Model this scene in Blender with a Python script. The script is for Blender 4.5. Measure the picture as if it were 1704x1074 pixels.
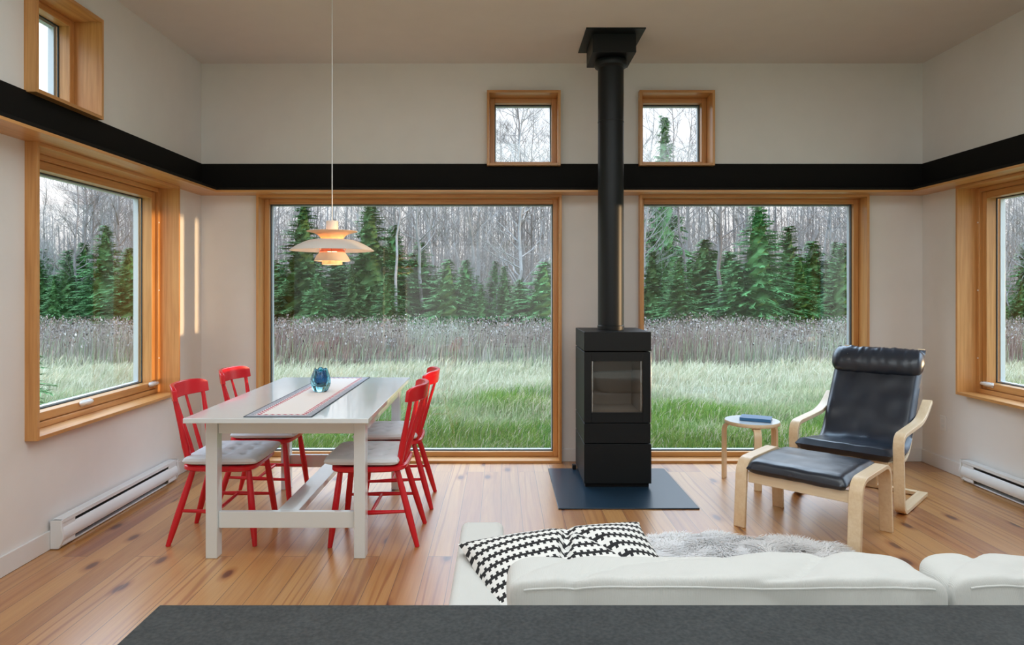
import bpy, bmesh, math, random
import numpy as np
from mathutils import Vector, Matrix, noise
R = math.radians
rnd = random.Random(7)
for o in list(bpy.data.objects): bpy.data.objects.remove(o)
S = bpy.context.scene
COL = S.collection

# ------------------------------------------------------------------ camera
H, F, PX, PY = 1.40, 1136.0, 834.0, 480.0        # eye height, focal length in pixels, principal point
cam = bpy.data.cameras.new('camera'); cam.lens = F / 1704 * 36; cam.sensor_width = 36
cam.shift_x = (852 - PX) / 1704; cam.shift_y = (PY - 537) / 1704
cam.clip_start = .05; cam.clip_end = 400
camo = bpy.data.objects.new('camera', cam); COL.objects.link(camo)
camo.location = (0, 0, H); camo.rotation_euler = (R(90), 0, 0); S.camera = camo

# ------------------------------------------------------------------ view, world, light
S.view_settings.view_transform = 'Standard'; S.view_settings.look = 'None'
S.view_settings.gamma = 1; S.view_settings.use_curve_mapping = False
S.view_settings.exposure = 0.42
cy = S.cycles
cy.use_denoising = True; cy.max_bounces = 8; cy.diffuse_bounces = 5; cy.glossy_bounces = 4
cy.transmission_bounces = 8; cy.transparent_max_bounces = 24; cy.sample_clamp_indirect = 6
cy.denoising_prefilter = 'ACCURATE'; cy.caustics_reflective = False; cy.caustics_refractive = False

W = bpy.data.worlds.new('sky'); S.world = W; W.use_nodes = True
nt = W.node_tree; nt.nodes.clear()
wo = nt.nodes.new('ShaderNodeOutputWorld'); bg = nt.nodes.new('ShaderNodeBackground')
tc = nt.nodes.new('ShaderNodeTexCoord'); sx = nt.nodes.new('ShaderNodeSeparateXYZ')
rp = nt.nodes.new('ShaderNodeValToRGB')
rp.color_ramp.elements[0].position = 0.0; rp.color_ramp.elements[0].color = (.86, .79, .76, 1)
rp.color_ramp.elements[1].position = .75; rp.color_ramp.elements[1].color = (.54, .745, 1.0, 1)
e = rp.color_ramp.elements.new(.22); e.color = (.84, .88, .95, 1)
nt.links.new(tc.outputs['Generated'], sx.inputs[0]); nt.links.new(sx.outputs['Z'], rp.inputs[0])
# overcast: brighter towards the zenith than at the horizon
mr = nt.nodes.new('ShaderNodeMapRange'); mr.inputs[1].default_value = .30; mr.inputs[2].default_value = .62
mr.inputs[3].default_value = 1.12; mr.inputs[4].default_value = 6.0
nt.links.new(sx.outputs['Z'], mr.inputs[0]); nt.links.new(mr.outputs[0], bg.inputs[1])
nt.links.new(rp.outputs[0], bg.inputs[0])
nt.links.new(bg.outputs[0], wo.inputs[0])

def area(name, loc, rot, sx_, sy_, power, color):
    l = bpy.data.lights.new(name, 'AREA'); l.shape = 'RECTANGLE'; l.size = sx_; l.size_y = sy_
    l.energy = power; l.color = color
    o = bpy.data.objects.new(name, l); COL.objects.link(o); o.location = loc; o.rotation_euler = rot
    return o
# two added fill lights, no real fixtures, out of view above and behind
area('room_fill_light', (.5, 1.75, 3.17), (0, 0, 0), 4.6, 2.6, 74, (.84, .94, 1.0))
area('rear_fill_light', (.5, -1.3, 3.17), (0, 0, 0), 4.6, 2.2, 28, (.88, .95, 1.0))
# last of the low sun
sun = bpy.data.lights.new('low_sun', 'SUN'); sun.energy = 3.0; sun.angle = R(.7); sun.color = (1.0, .66, .36)
suno = bpy.data.objects.new('low_sun', sun); COL.objects.link(suno); suno.rotation_euler = Vector((-1, .091, -.016)).to_track_quat('-Z', 'Y').to_euler()

# ------------------------------------------------------------------ materials
def sock(node, name):
    return node.inputs[name]
class Mat:
    def __init__(s, name, color=(.8, .8, .8), rough=.5, metal=0, spec=.5, coat=0, sheen=0):
        s.m = bpy.data.materials.new(name); s.m.use_nodes = True; s.t = s.m.node_tree
        s.b = s.t.nodes['Principled BSDF']
        s.b.inputs['Base Color'].default_value = (*color, 1); s.b.inputs['Roughness'].default_value = rough
        s.b.inputs['Metallic'].default_value = metal; s.b.inputs['Specular IOR Level'].default_value = spec
        s.b.inputs['Coat Weight'].default_value = coat
        s.b.inputs['Sheen Weight'].default_value = sheen
        s.tc = None
    def n(s, kind, **kw):
        nd = s.t.nodes.new('ShaderNode' + kind)
        for k, v in kw.items():
            if k.startswith('_'): setattr(nd, k[1:], v)
            else:
                nd.inputs[k.replace('__', ' ')].default_value = v
        return nd
    def l(s, a, b): s.t.links.new(a, b)
    def coord(s, scale=(1, 1, 1), which='Object', rot=(0, 0, 0), loc=(0, 0, 0)):
        if s.tc is None: s.tc = s.n('TexCoord')
        mp = s.n('Mapping'); mp.inputs['Scale'].default_value = scale; mp.inputs['Rotation'].default_value = rot
        mp.inputs['Location'].default_value = loc
        s.l(s.tc.outputs[which], mp.inputs[0]); return mp.outputs[0]
    def noise(s, scale, detail=3, vec=None, rough=.5, dist=0):
        nd = s.n('TexNoise', Scale=scale, Detail=detail, Roughness=rough, Distortion=dist)
        if vec is not None: s.l(vec, nd.inputs['Vector'])
        return nd.outputs['Fac']
    def ramp(s, fac, stops, interp='LINEAR'):
        r = s.n('ValToRGB'); r.color_ramp.interpolation = interp
        els = r.color_ramp.elements
        while len(els) < len(stops): els.new(.5)
        for e_, (p, c) in zip(els, stops):
            e_.position = p; e_.color = (*c, 1) if len(c) == 3 else c
        s.l(fac, r.inputs[0]); return r.outputs[0]
    def mix(s, fac, a, b, mode='MIX'):
        m_ = s.n('Mix', _data_type='RGBA', _blend_type=mode)
        for sk, v in ((m_.inputs[0], fac), (m_.inputs[6], a), (m_.inputs[7], b)):
            if isinstance(v, (int, float)): sk.default_value = v
            elif isinstance(v, tuple): sk.default_value = (*v, 1)
            else: s.l(v, sk)
        return m_.outputs[2]
    def math(s, op, a, b=0.0, c=None):
        m_ = s.n('Math', _operation=op)
        for i, v in enumerate((a, b) if c is None else (a, b, c)):
            if isinstance(v, (int, float)): m_.inputs[i].default_value = v
            else: s.l(v, m_.inputs[i])
        return m_.outputs[0]
    def bump(s, h, strength=.2, dist=.01):
        b_ = s.n('Bump', Strength=strength, Distance=dist); s.l(h, b_.inputs['Height'])
        s.l(b_.outputs[0], s.b.inputs['Normal'])
    def base(s, out): s.l(out, s.b.inputs['Base Color'])
    def rough(s, out): s.l(out, s.b.inputs['Roughness'])

def simple(name, color, rough=.5, bump=None, **kw):
    m = Mat(name, color, rough, **kw)
    v = m.coord()
    f = m.noise(6, 3, v)
    c2 = tuple(min(1, c * .93) for c in color)
    m.base(m.mix(f, color, c2))
    if bump: m.bump(m.noise(bump[0], 2, v), bump[1], bump[2])
    return m.m

def wood(name, c1, c2, c3, axis, rough=.35, coat=.3, scale=1.0):
    m = Mat(name, c1, rough, coat=coat); m.b.inputs['Coat Roughness'].default_value = .25
    sc = [14, 14, 14]; sc['xyz'.index(axis)] = .9
    v = m.coord(tuple(scale * a for a in sc))
    n1 = m.noise(1.0, 5, v, .6, .6)
    sc2 = [70, 70, 70]; sc2['xyz'.index(axis)] = 2.5
    n2 = m.noise(1.0, 3, m.coord(tuple(scale * a for a in sc2)), .6)
    col = m.ramp(n1, [(.28, c3), (.45, c1), (.7, c2)])
    m.base(m.mix(.35, col, m.ramp(n2, [(.35, c3), (.6, c2)]), 'MIX'))
    m.bump(n2, .08, .002)
    return m.m

M = {}
M['wall'] = simple('wall_paint', (.79, .762, .73), .85, bump=(300, .03, .001))
M['ceil'] = simple('ceiling_paint', (.74, .68, .63), .9)
M['base'] = simple('baseboard_paint', (.76, .75, .73), .45)
fir = ((.56, .26, .075), (.68, .36, .13), (.40, .16, .04))
M['fir_x'] = wood('fir_trim_x', *fir, 'x'); M['fir_y'] = wood('fir_trim_y', *fir, 'y'); M['fir_z'] = wood('fir_trim_z', *fir, 'z')
birch = ((.80, .60, .37), (.86, .68, .46), (.72, .51, .30))
M['birch'] = wood('birch_veneer', *birch, 'y', .4, .2); M['birch_z'] = wood('birch_veneer_upright', *birch, 'z', .4, .2)
M['birch_x'] = wood('birch_veneer_rail', *birch, 'x', .4, .2)
M['black'] = simple('black_steel_band', (.008, .007, .006), .75, spec=.15)
M['stove'] = simple('stove_black_paint', (.008, .010, .011), .5, spec=.25, bump=(500, .05, .001))
M['flue'] = simple('flue_black_paint', (.007, .009, .010), .42, spec=.32)
M['gap'] = simple('dark_gap', (.004, .004, .004), .8)
M['hearth'] = simple('hearth_steel_plate', (.014, .036, .062), .30, spec=.6, bump=(14, .05, .004))
M['white'] = simple('white_lacquer', (.74, .805, .82), .16, spec=.6, coat=.6)
M['heater'] = simple('heater_enamel', (.76, .785, .79), .35)
M['fin'] = simple('heater_fins', (.22, .24, .26), .4, metal=.7)
M['red'] = simple('red_lacquer', (.66, .012, .022), .25, spec=.5)
M['silver'] = simple('silver_metal', (.65, .64, .62), .25, metal=1)
M['alu'] = simple('window_aluminium', (.55, .62, .66), .4, metal=.3)
M['gasket'] = simple('dark_gasket', (.03, .05, .06), .6)
M['plastic'] = simple('white_plastic', (.8, .8, .79), .35)
M['lamp'] = None
M['brick'] = simple('firebrick_lining', (.27, .205, .16), .9, bump=(30, .3, .004))
M['book'] = simple('blue_book_cover', (.03, .13, .28), .35)
M['pages'] = simple('book_pages', (.7, .72, .72), .7)

def leather():
    m = Mat('black_leather', (.010, .016, .028), .30, spec=.8)
    v = m.coord()
    vo = m.n('TexVoronoi', Scale=260); m.l(v, vo.inputs['Vector'])
    n = m.noise(7, 3, v, .5, .3)
    m.rough(m.ramp(n, [(.3, (.27, .27, .27)), (.7, (.42, .42, .42))]))
    h = m.math('ADD', m.math('MULTIPLY', vo.outputs['Distance'], .12), m.math('MULTIPLY', n, .3))
    m.bump(h, .10, .010)
    return m.m
M['leather'] = leather()
def fabric(name, col, sc=900, wr=0):
    m = Mat(name, col, .9, sheen=.2)
    v = m.coord()
    wv = m.n('TexWave', Scale=sc / 6, Distortion=1.0); m.l(v, wv.inputs['Vector'])
    n = m.noise(3.0, 5, v, .55, 1.2)
    m.base(m.mix(m.noise(5, 3, v), col, tuple(c * .94 for c in col)))
    h = m.math('ADD', m.math('MULTIPLY', wv.outputs['Fac'], .02), m.math('MULTIPLY', n, wr))
    m.bump(h, .5, .03)
    return m.m
M['sofa'] = fabric('ivory_cotton', (.66, .66, .63), wr=.35)
M['seatpad'] = fabric('white_cotton_pad', (.76, .80, .83), wr=.05)

def floor_mat():
    m = Mat('pine_floor', (.6, .35, .18), .28, spec=.5, coat=.8); m.b.inputs['Coat Roughness'].default_value = .26
    v = m.coord(rot=(0, 0, R(90)))
    br = m.n('TexBrick', Scale=1.0); br.offset = .37; br.offset_frequency = 3
    br.inputs['Brick Width'].default_value = 2.6; br.inputs['Row Height'].default_value = .127
    br.inputs['Mortar Size'].default_value = .0016; br.inputs['Mortar Smooth'].default_value = .2
    br.inputs['Color1'].default_value = (0, 0, 0, 1); br.inputs['Color2'].default_value = (1, 1, 1, 1)
    br.inputs['Mortar'].default_value = (.5, .5, .5, 1); br.inputs['Bias'].default_value = 0
    m.l(v, br.inputs['Vector'])
    # shift the grain from plank to plank
    mul = m.n('VectorMath', _operation='MULTIPLY_ADD')
    m.l(br.outputs['Color'], mul.inputs[0]); mul.inputs[1].default_value = (3.1, 17.0, 5.0)
    m.l(m.coord(), mul.inputs[2])
    def stretched(sc):
        mp = m.n('Mapping'); mp.inputs['Scale'].default_value = sc; m.l(mul.outputs[0], mp.inputs[0]); return mp.outputs[0]
    g1 = m.noise(1.0, 6, stretched((9, .55, 9)), .62, 1.4)
    wv = m.n('TexWave', Scale=1.0, Distortion=14.0, Detail=2.0); wv.inputs['Detail Scale'].default_value = .8
    wv.bands_direction = 'X'
    m.l(stretched((6.5, .5, 1)), wv.inputs['Vector'])
    grain = m.noise(1.0, 3, stretched((120, 3, 1)), .6)
    tint = m.ramp(br.outputs['Color'], [(0, (.33, .12, .028)), (.3, (.44, .19, .048)), (.6, (.53, .26, .078)), (.8, (.44, .175, .045)), (1, (.30, .10, .028))])
    col = m.mix(m.ramp(g1, [(.38, (0, 0, 0)), (.64, (1, 1, 1))]), tint, m.mix(.5, tint, (.60, .33, .12)), 'MIX')
    lines = m.ramp(wv.outputs['Fac'], [(.0, (.62, .42, .30)), (.30, (1, 1, 1)), (1, (1, 1, 1))])
    patch = m.ramp(m.noise(1.0, 2, stretched((5, .35, 1))), [(.45, (0, 0, 0)), (.62, (1, 1, 1))])
    col = m.mix(m.math('MULTIPLY', patch, .8), col, lines, 'MULTIPLY')
    col = m.mix(.22, col, m.ramp(grain, [(.35, (.6, .45, .35)), (.6, (1, 1, 1))]), 'MULTIPLY')
    vo = m.n('TexVoronoi', Scale=1.0); vo.voronoi_dimensions = '2D'; vo.inputs['Randomness'].default_value = 1
    mp = m.n('Mapping'); mp.inputs['Scale'].default_value = (3.0, 1.25, 1); m.l(mul.outputs[0], mp.inputs[0]); m.l(mp.outputs[0], vo.inputs['Vector'])
    knot = m.ramp(vo.outputs['Distance'], [(.0, (.16, .06, .03)), (.045, (.22, .09, .045)), (.075, (.75, .6, .5)), (.13, (1, 1, 1))])
    col = m.mix(.95, col, knot, 'MULTIPLY')
    col = m.mix(br.outputs['Fac'], col, (.14, .065, .03))
    m.base(col)
    m.rough(m.ramp(g1, [(.3, (.34, .34, .34)), (.7, (.44, .44, .44))]))
    hh = m.math('SUBTRACT', m.math('MULTIPLY', grain, .25), br.outputs['Fac'])
    m.bump(hh, .12, .002)
    return m.m
M['floor'] = floor_mat()

def stone_mat():
    m = Mat('dark_stone_worktop', (.06, .06, .065), .5, spec=.4)
    v = m.coord()
    a = m.noise(16, 6, v, .75, .5); b = m.noise(160, 3, v, .6)
    c = m.ramp(a, [(.35, (.014, .019, .022)), (.65, (.040, .048, .052))])
    m.base(m.mix(.6, c, m.ramp(b, [(.35, (.008, .011, .013)), (.7, (.06, .064, .064))]), 'MIX'))
    m.bump(b, .15, .002); return m.m
M['stone'] = stone_mat()

def glass_pane():
    m = bpy.data.materials.new('window_glass'); m.use_nodes = True; t = m.node_tree; t.nodes.clear()
    out = t.nodes.new('ShaderNodeOutputMaterial'); mx = t.nodes.new('ShaderNodeMixShader')
    tr = t.nodes.new('ShaderNodeBsdfTransparent'); gl = t.nodes.new('ShaderNodeBsdfGlossy')
    gl.inputs['Roughness'].default_value = .0; gl.inputs['Color'].default_value = (.95, 1, .98, 1)
    tr.inputs['Color'].default_value = (.985, .995, .99, 1)
    ge = t.nodes.new('ShaderNodeNewGeometry'); d = t.nodes.new('ShaderNodeVectorMath'); d.operation = 'DOT_PRODUCT'
    t.links.new(ge.outputs['Normal'], d.inputs[0]); t.links.new(ge.outputs['Incoming'], d.inputs[1])
    def ma(op, a, b):
        n = t.nodes.new('ShaderNodeMath'); n.operation = op
        for i, x in enumerate((a, b)):
            if isinstance(x, (int, float)): n.inputs[i].default_value = x
            else: t.links.new(x, n.inputs[i])
        return n.outputs[0]
    c = ma('SUBTRACT', 1.0, ma('ABSOLUTE', d.outputs['Value'], 0))
    f = ma('ADD', ma('MULTIPLY', ma('POWER', c, 5.0), .95), .04)
    t.links.new(f, mx.inputs[0]); t.links.new(tr.outputs[0], mx.inputs[1]); t.links.new(gl.outputs[0], mx.inputs[2])
    t.links.new(mx.outputs[0], out.inputs[0]); return m
M['pane'] = glass_pane()
def shade_mat(name, col, trans, tcol):
    m = bpy.data.materials.new(name); m.use_nodes = True; t = m.node_tree
    b = t.nodes['Principled BSDF']; b.inputs['Base Color'].default_value = (*col, 1); b.inputs['Roughness'].default_value = .55
    out = t.nodes['Material Output']; mx = t.nodes.new('ShaderNodeMixShader'); tl = t.nodes.new('ShaderNodeBsdfTranslucent')
    tl.inputs['Color'].default_value = (*tcol, 1); mx.inputs[0].default_value = trans
    t.links.new(b.outputs[0], mx.inputs[1]); t.links.new(tl.outputs[0], mx.inputs[2]); t.links.new(mx.outputs[0], out.inputs[0])
    return m
M['shade'] = shade_mat('matt_white_shade', (.72, .66, .60), .06, (1, .7, .5))
M['shade_warm'] = shade_mat('upper_shade_white', (.80, .66, .52), .30, (1, .72, .45))
M['lampred'] = simple('lamp_red_inner', (.55, .12, .08), .5)
def blue_glass():
    m = Mat('blue_glass', (.30, .74, .88), .01)
    m.b.inputs['Transmission Weight'].default_value = 1; m.b.inputs['IOR'].default_value = 1.48
    return m.m
M['vase'] = blue_glass()
_m = Mat('deep_blue_glass', (.05, .58, .84), .03); _m.b.inputs['Transmission Weight'].default_value = .85; _m.b.inputs['IOR'].default_value = 1.45
M['vase_in'] = _m.m

def runner_mat(hw, hl):
    m = Mat('woven_runner', (.7, .66, .6), .9)
    if m.tc is None: m.tc = m.n('TexCoord')
    sp = m.n('SeparateXYZ'); m.l(m.tc.outputs['Object'], sp.inputs[0])
    ex = m.math('SUBTRACT', hw, m.math('ABSOLUTE', sp.outputs[0])); ey = m.math('SUBTRACT', hl, m.math('ABSOLUTE', sp.outputs[1]))
    e = m.math('MINIMUM', ex, ey)
    s_ = m.math('ADD', sp.outputs[0], sp.outputs[1])
    zig = m.math('PINGPONG', m.math('MULTIPLY', s_, 1.0), .016)
    e2 = m.math('ADD', e, m.math('MULTIPLY', zig, .7))
    tooth = m.math('GREATER_THAN', m.math('FRACT', m.math('MULTIPLY', s_, 31.0)), .42)
    grey = m.math('LESS_THAN', e2, .048)
    redband = m.math('MULTIPLY', m.math('MULTIPLY', m.math('GREATER_THAN', e, .044), m.math('LESS_THAN', e, .068)), tooth)
    c = m.mix(redband, (.80, .78, .75), (.45, .05, .09))
    gcol = m.mix(m.noise(60, 2, m.coord()), (.16, .20, .27), (.55, .56, .60))
    c = m.mix(grey, c, gcol)
    c = m.mix(m.math('LESS_THAN', e, .007), c, (.05, .07, .09))
    m.base(c); m.bump(m.noise(400, 2, m.coord()), .3, .002); return m.m

def pillow_mat():
    m = Mat('woven_black_white', (.8, .8, .78), .85)
    m.tc = m.n('TexCoord'); sp = m.n('SeparateXYZ'); m.l(m.tc.outputs['UV'], sp.inputs[0])
    u, v = sp.outputs[0], sp.outputs[1]
    fv = m.math('FRACT', m.math('MULTIPLY', v, 11.0)); row = m.math('FLOOR', m.math('MULTIPLY', v, 11.0))
    fu = m.math('FRACT', m.math('ADD', m.math('MULTIPLY', u, 30.0), m.math('MULTIPLY', row, .5)))
    stripe = m.math('COMPARE', fv, .5, .13)
    tooth_a = m.math('MULTIPLY', m.math('LESS_THAN', fu, .45), m.math('COMPARE', fv, .64, .20))
    tooth_b = m.math('MULTIPLY', m.math('GREATER_THAN', fu, .55), m.math('COMPARE', fv, .36, .20))
    b = m.math('MAXIMUM', stripe, m.math('MAXIMUM', tooth_a, tooth_b))
    m.base(m.mix(b, (.80, .79, .76), (.012, .012, .014)))
    return m.m
M['pillow'] = pillow_mat()

# ------------------------------------------------------------------ mesh helpers
def sm(o, ang=35):
    me = o.data
    me.polygons.foreach_set('use_smooth', [True] * len(me.polygons))
    try: me.set_sharp_from_angle(angle=R(ang))
    except Exception: pass
class MB:
    def __init__(s): s.v = []; s.f = []
    def add(s, v, f):
        n = len(s.v); s.v += [tuple(p) for p in v]; s.f += [tuple(n + i for i in q) for q in f]; return s
    def box(s, x0, x1, y0, y1, z0, z1):
        v = [(x, y, z) for z in (z0, z1) for y in (y0, y1) for x in (x0, x1)]
        return s.add(v, [(0, 2, 3, 1), (4, 5, 7, 6), (0, 1, 5, 4), (2, 6, 7, 3), (0, 4, 6, 2), (1, 3, 7, 5)])
    def tube(s, pts, rads, n=12, caps=True, ell=None):
        pts = [Vector(p) for p in pts]; rings = []
        if isinstance(rads, (int, float)): rads = [rads] * len(pts)
        up = None
        for i, p in enumerate(pts):
            t = (pts[min(i + 1, len(pts) - 1)] - pts[max(i - 1, 0)]).normalized()
            if up is None:
                a = Vector((0, 0, 1)) if abs(t.z) < .9 else Vector((1, 0, 0))
                up = t.cross(a).normalized()
            up = (up - t * up.dot(t)).normalized(); w = t.cross(up)
            rings.append([p + (up * math.cos(2 * math.pi * k / n) + w * math.sin(2 * math.pi * k / n)) * rads[i] for k in range(n)])
        v = [q for r_ in rings for q in r_]; f = []
        for i in range(len(rings) - 1):
            for k in range(n):
                a, b = i * n + k, i * n + (k + 1) % n
                f.append((a, b, b + n, a + n))
        if caps:
            f.append(tuple(range(n - 1, -1, -1))); f.append(tuple((len(rings) - 1) * n + k for k in range(n)))
        return s.add(v, f)
    def lathe(s, prof, c=(0, 0, 0), n=48, close=False):
        v = []; f = []
        for r_, z in prof:
            for k in range(n):
                a = 2 * math.pi * k / n; v.append((c[0] + r_ * math.cos(a), c[1] + r_ * math.sin(a), c[2] + z))
        m = len(prof)
        for i in range(m - 1 if not close else m):
            for k in range(n):
                a, b = i * n + k, i * n + (k + 1) % n
                a2, b2 = ((i + 1) % m) * n + k, ((i + 1) % m) * n + (k + 1) % n
                f.append((a, b, b2, a2))
        if not close:
            if prof[0][0] > 1e-6: f.append(tuple(range(n - 1, -1, -1)))
            if prof[-1][0] > 1e-6: f.append(tuple((m - 1) * n + k for k in range(n)))
        return s.add(v, f)
    def prism_x(s, prof, x0, x1):       # closed (y,z) profile extruded along x
        n = len(prof); v = [(x0, y, z) for y, z in prof] + [(x1, y, z) for y, z in prof]
        f = [(i, (i + 1) % n, n + (i + 1) % n, n + i) for i in range(n)]
        f += [tuple(range(n - 1, -1, -1)), tuple(range(n, 2 * n))]
        return s.add(v, f)
    def strip(s, path, x0, x1, th):     # bentwood: a (y,z) path, board from x0 to x1, thickness th
        P = [Vector((0, y, z)) for y, z in path]; L = []; Rr = []
        for i, p in enumerate(P):
            t = (P[min(i + 1, len(P) - 1)] - P[max(i - 1, 0)]).normalized(); n = Vector((0, -t.z, t.y))
            L.append(p + n * th / 2); Rr.append(p - n * th / 2)
        v = []
        for a, b in zip(L, Rr):
            v += [(x0, a.y, a.z), (x1, a.y, a.z), (x1, b.y, b.z), (x0, b.y, b.z)]
        f = []
        for i in range(len(P) - 1):
            for k in range(4):
                a, b = i * 4 + k, i * 4 + (k + 1) % 4; f.append((a, b, b + 4, a + 4))
        f += [(3, 2, 1, 0), tuple((len(P) - 1) * 4 + k for k in range(4))]
        return s.add(v, f)
    def obj(s, name, mat, parent=None, bevel=0, smooth=True, seg=2, subsurf=0):
        me = bpy.data.meshes.new(name); me.from_pydata(s.v, [], s.f); me.update()
        bm = bmesh.new(); bm.from_mesh(me); bmesh.ops.recalc_face_normals(bm, faces=bm.faces); bm.to_mesh(me); bm.free()
        o = bpy.data.objects.new(name, me); COL.objects.link(o)
        if mat: me.materials.append(mat)
        if parent: o.parent = parent
        if bevel:
            b = o.modifiers.new('bevel', 'BEVEL'); b.width = bevel; b.segments = seg; b.limit_method = 'ANGLE'; b.angle_limit = R(40)
        if subsurf:
            b = o.modifiers.new('sub', 'SUBSURF'); b.levels = b.render_levels = subsurf
        if smooth: sm(o)
        return o
def tag(o, label=None, cat=None, group=None, kind=None):
    if label: o['label'] = label
    if cat: o['category'] = cat
    if group: o['group'] = group
    if kind: o['kind'] = kind
    return o
def thing(name, label, cat, loc=(0, 0, 0), rz=0, group=None, kind=None):
    o = bpy.data.objects.new(name, None); COL.objects.link(o); o.location = loc; o.rotation_euler = (0, 0, rz)
    o.empty_display_size = .1
    return tag(o, label, cat, group, kind)
def dup(root, loc, rz, label=None, scale=None):
    r = root.copy(); COL.objects.link(r); r.location = loc; r.rotation_euler = (0, 0, rz)
    if scale: r.scale = scale
    if label: r['label'] = label
    for ch in list(root.children):
        c = ch.copy(); COL.objects.link(c); c.parent = r
        for g in list(ch.children):
            d = g.copy(); COL.objects.link(d); d.parent = c
    return r
def struct(o): o['kind'] = 'structure'; return o
def cyl(p0, p1, r0, r1=None, n=16): return MB().tube([p0, p1], [r0, r1 if r1 is not None else r0], n)
def round_path(pts, r, n=8):
    out = [Vector(pts[0])]
    for i in range(1, len(pts) - 1):
        a, b, c = Vector(pts[i - 1]), Vector(pts[i]), Vector(pts[i + 1])
        rr = r[i - 1] if isinstance(r, (list, tuple)) else r
        d1 = min(rr, (a - b).length * .49); d2 = min(rr, (c - b).length * .49)
        p, q = b + (a - b).normalized() * d1, b + (c - b).normalized() * d2
        for k in range(n + 1):
            t = k / n; out.append(p * (1 - t) ** 2 + b * 2 * t * (1 - t) + q * t * t)
    out.append(Vector(pts[-1])); return [tuple(p) for p in out]

# ------------------------------------------------------------------ room shell
XL, XR, YB, YF, ZC = -2.426, 3.408, 5.522, -3.0, 3.22
TH = .26; PR = .064
struct(MB().box(XL - TH, XR + TH, YF - .1, YB + TH, -.12, 0).obj('floor', M['floor'], smooth=False))
struct(MB().box(XL - TH, XR + TH, YF - .1, YB + TH, ZC, ZC + .15).obj('ceiling', M['ceil'], smooth=False))
def wall_with_holes(name, plane, u0, u1, holes):     # plane: ('x', a, b) or ('y', a, b); holes (u0,u1,z0,z1)
    us = sorted({u0, u1, *[h[0] for h in holes], *[h[1] for h in holes]})
    zs = sorted({0, ZC, *[h[2] for h in holes], *[h[3] for h in holes]})
    us = [u for u in us if u0 <= u <= u1]
    mb = MB(); ax, a, b = plane
    def hole(uc, zc): return any(h[0] < uc < h[1] and h[2] < zc < h[3] for h in holes)
    nu, nz = len(us) - 1, len(zs) - 1
    def P(d, u, z): return (d, u, z) if ax == 'x' else (u, d, z)
    idx = {}
    def vi(side, i, j):
        k = (side, i, j)
        if k not in idx: idx[k] = len(mb.v); mb.v.append(P((a, b)[side], us[i], zs[j]))
        return idx[k]
    S_ = [[not hole((us[i] + us[i + 1]) / 2, (zs[j] + zs[j + 1]) / 2) for j in range(nz)] for i in range(nu)]
    for i in range(nu):
        for j in range(nz):
            if not S_[i][j]: continue
            for sd in (0, 1): mb.f.append((vi(sd, i, j), vi(sd, i + 1, j), vi(sd, i + 1, j + 1), vi(sd, i, j + 1)))
            for (di, dj, e1, e2) in ((-1, 0, (i, j), (i, j + 1)), (1, 0, (i + 1, j), (i + 1, j + 1)), (0, -1, (i, j), (i + 1, j)), (0, 1, (i, j + 1), (i + 1, j + 1))):
                ii, jj = i + di, j + dj
                if not (0 <= ii < nu and 0 <= jj < nz) or not S_[ii][jj]:
                    mb.f.append((vi(0, *e1), vi(0, *e2), vi(1, *e2), vi(1, *e1)))
    return struct(mb.obj(name, M['wall'], smooth=False))
LZ = 2.15      # underside of the ledge
back_wins = [(-1.960, .485, 0.0, LZ), (1.110, 2.946, 0.0, LZ), (-.114, .476, 2.383, 2.986), (1.108, 1.711, 2.383, 2.986)]
side_big = (3.475, 5.025, .62, LZ); side_small = (3.47, 4.059, 2.40, 2.995)
wall_with_holes('wall_back', ('y', YB, YB + TH), XL - TH, XR + TH, back_wins)
wall_with_holes('wall_left', ('x', XL - TH, XL), YF, YB, [side_big, side_small])
wall_with_holes('wall_right', ('x', XR, XR + TH), YF, YB, [side_big])
wall_with_holes('wall_rear', ('y', YF - TH, YF), XL - TH, XR + TH, [(-2.0, 3.0, .2, 2.3)])

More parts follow.
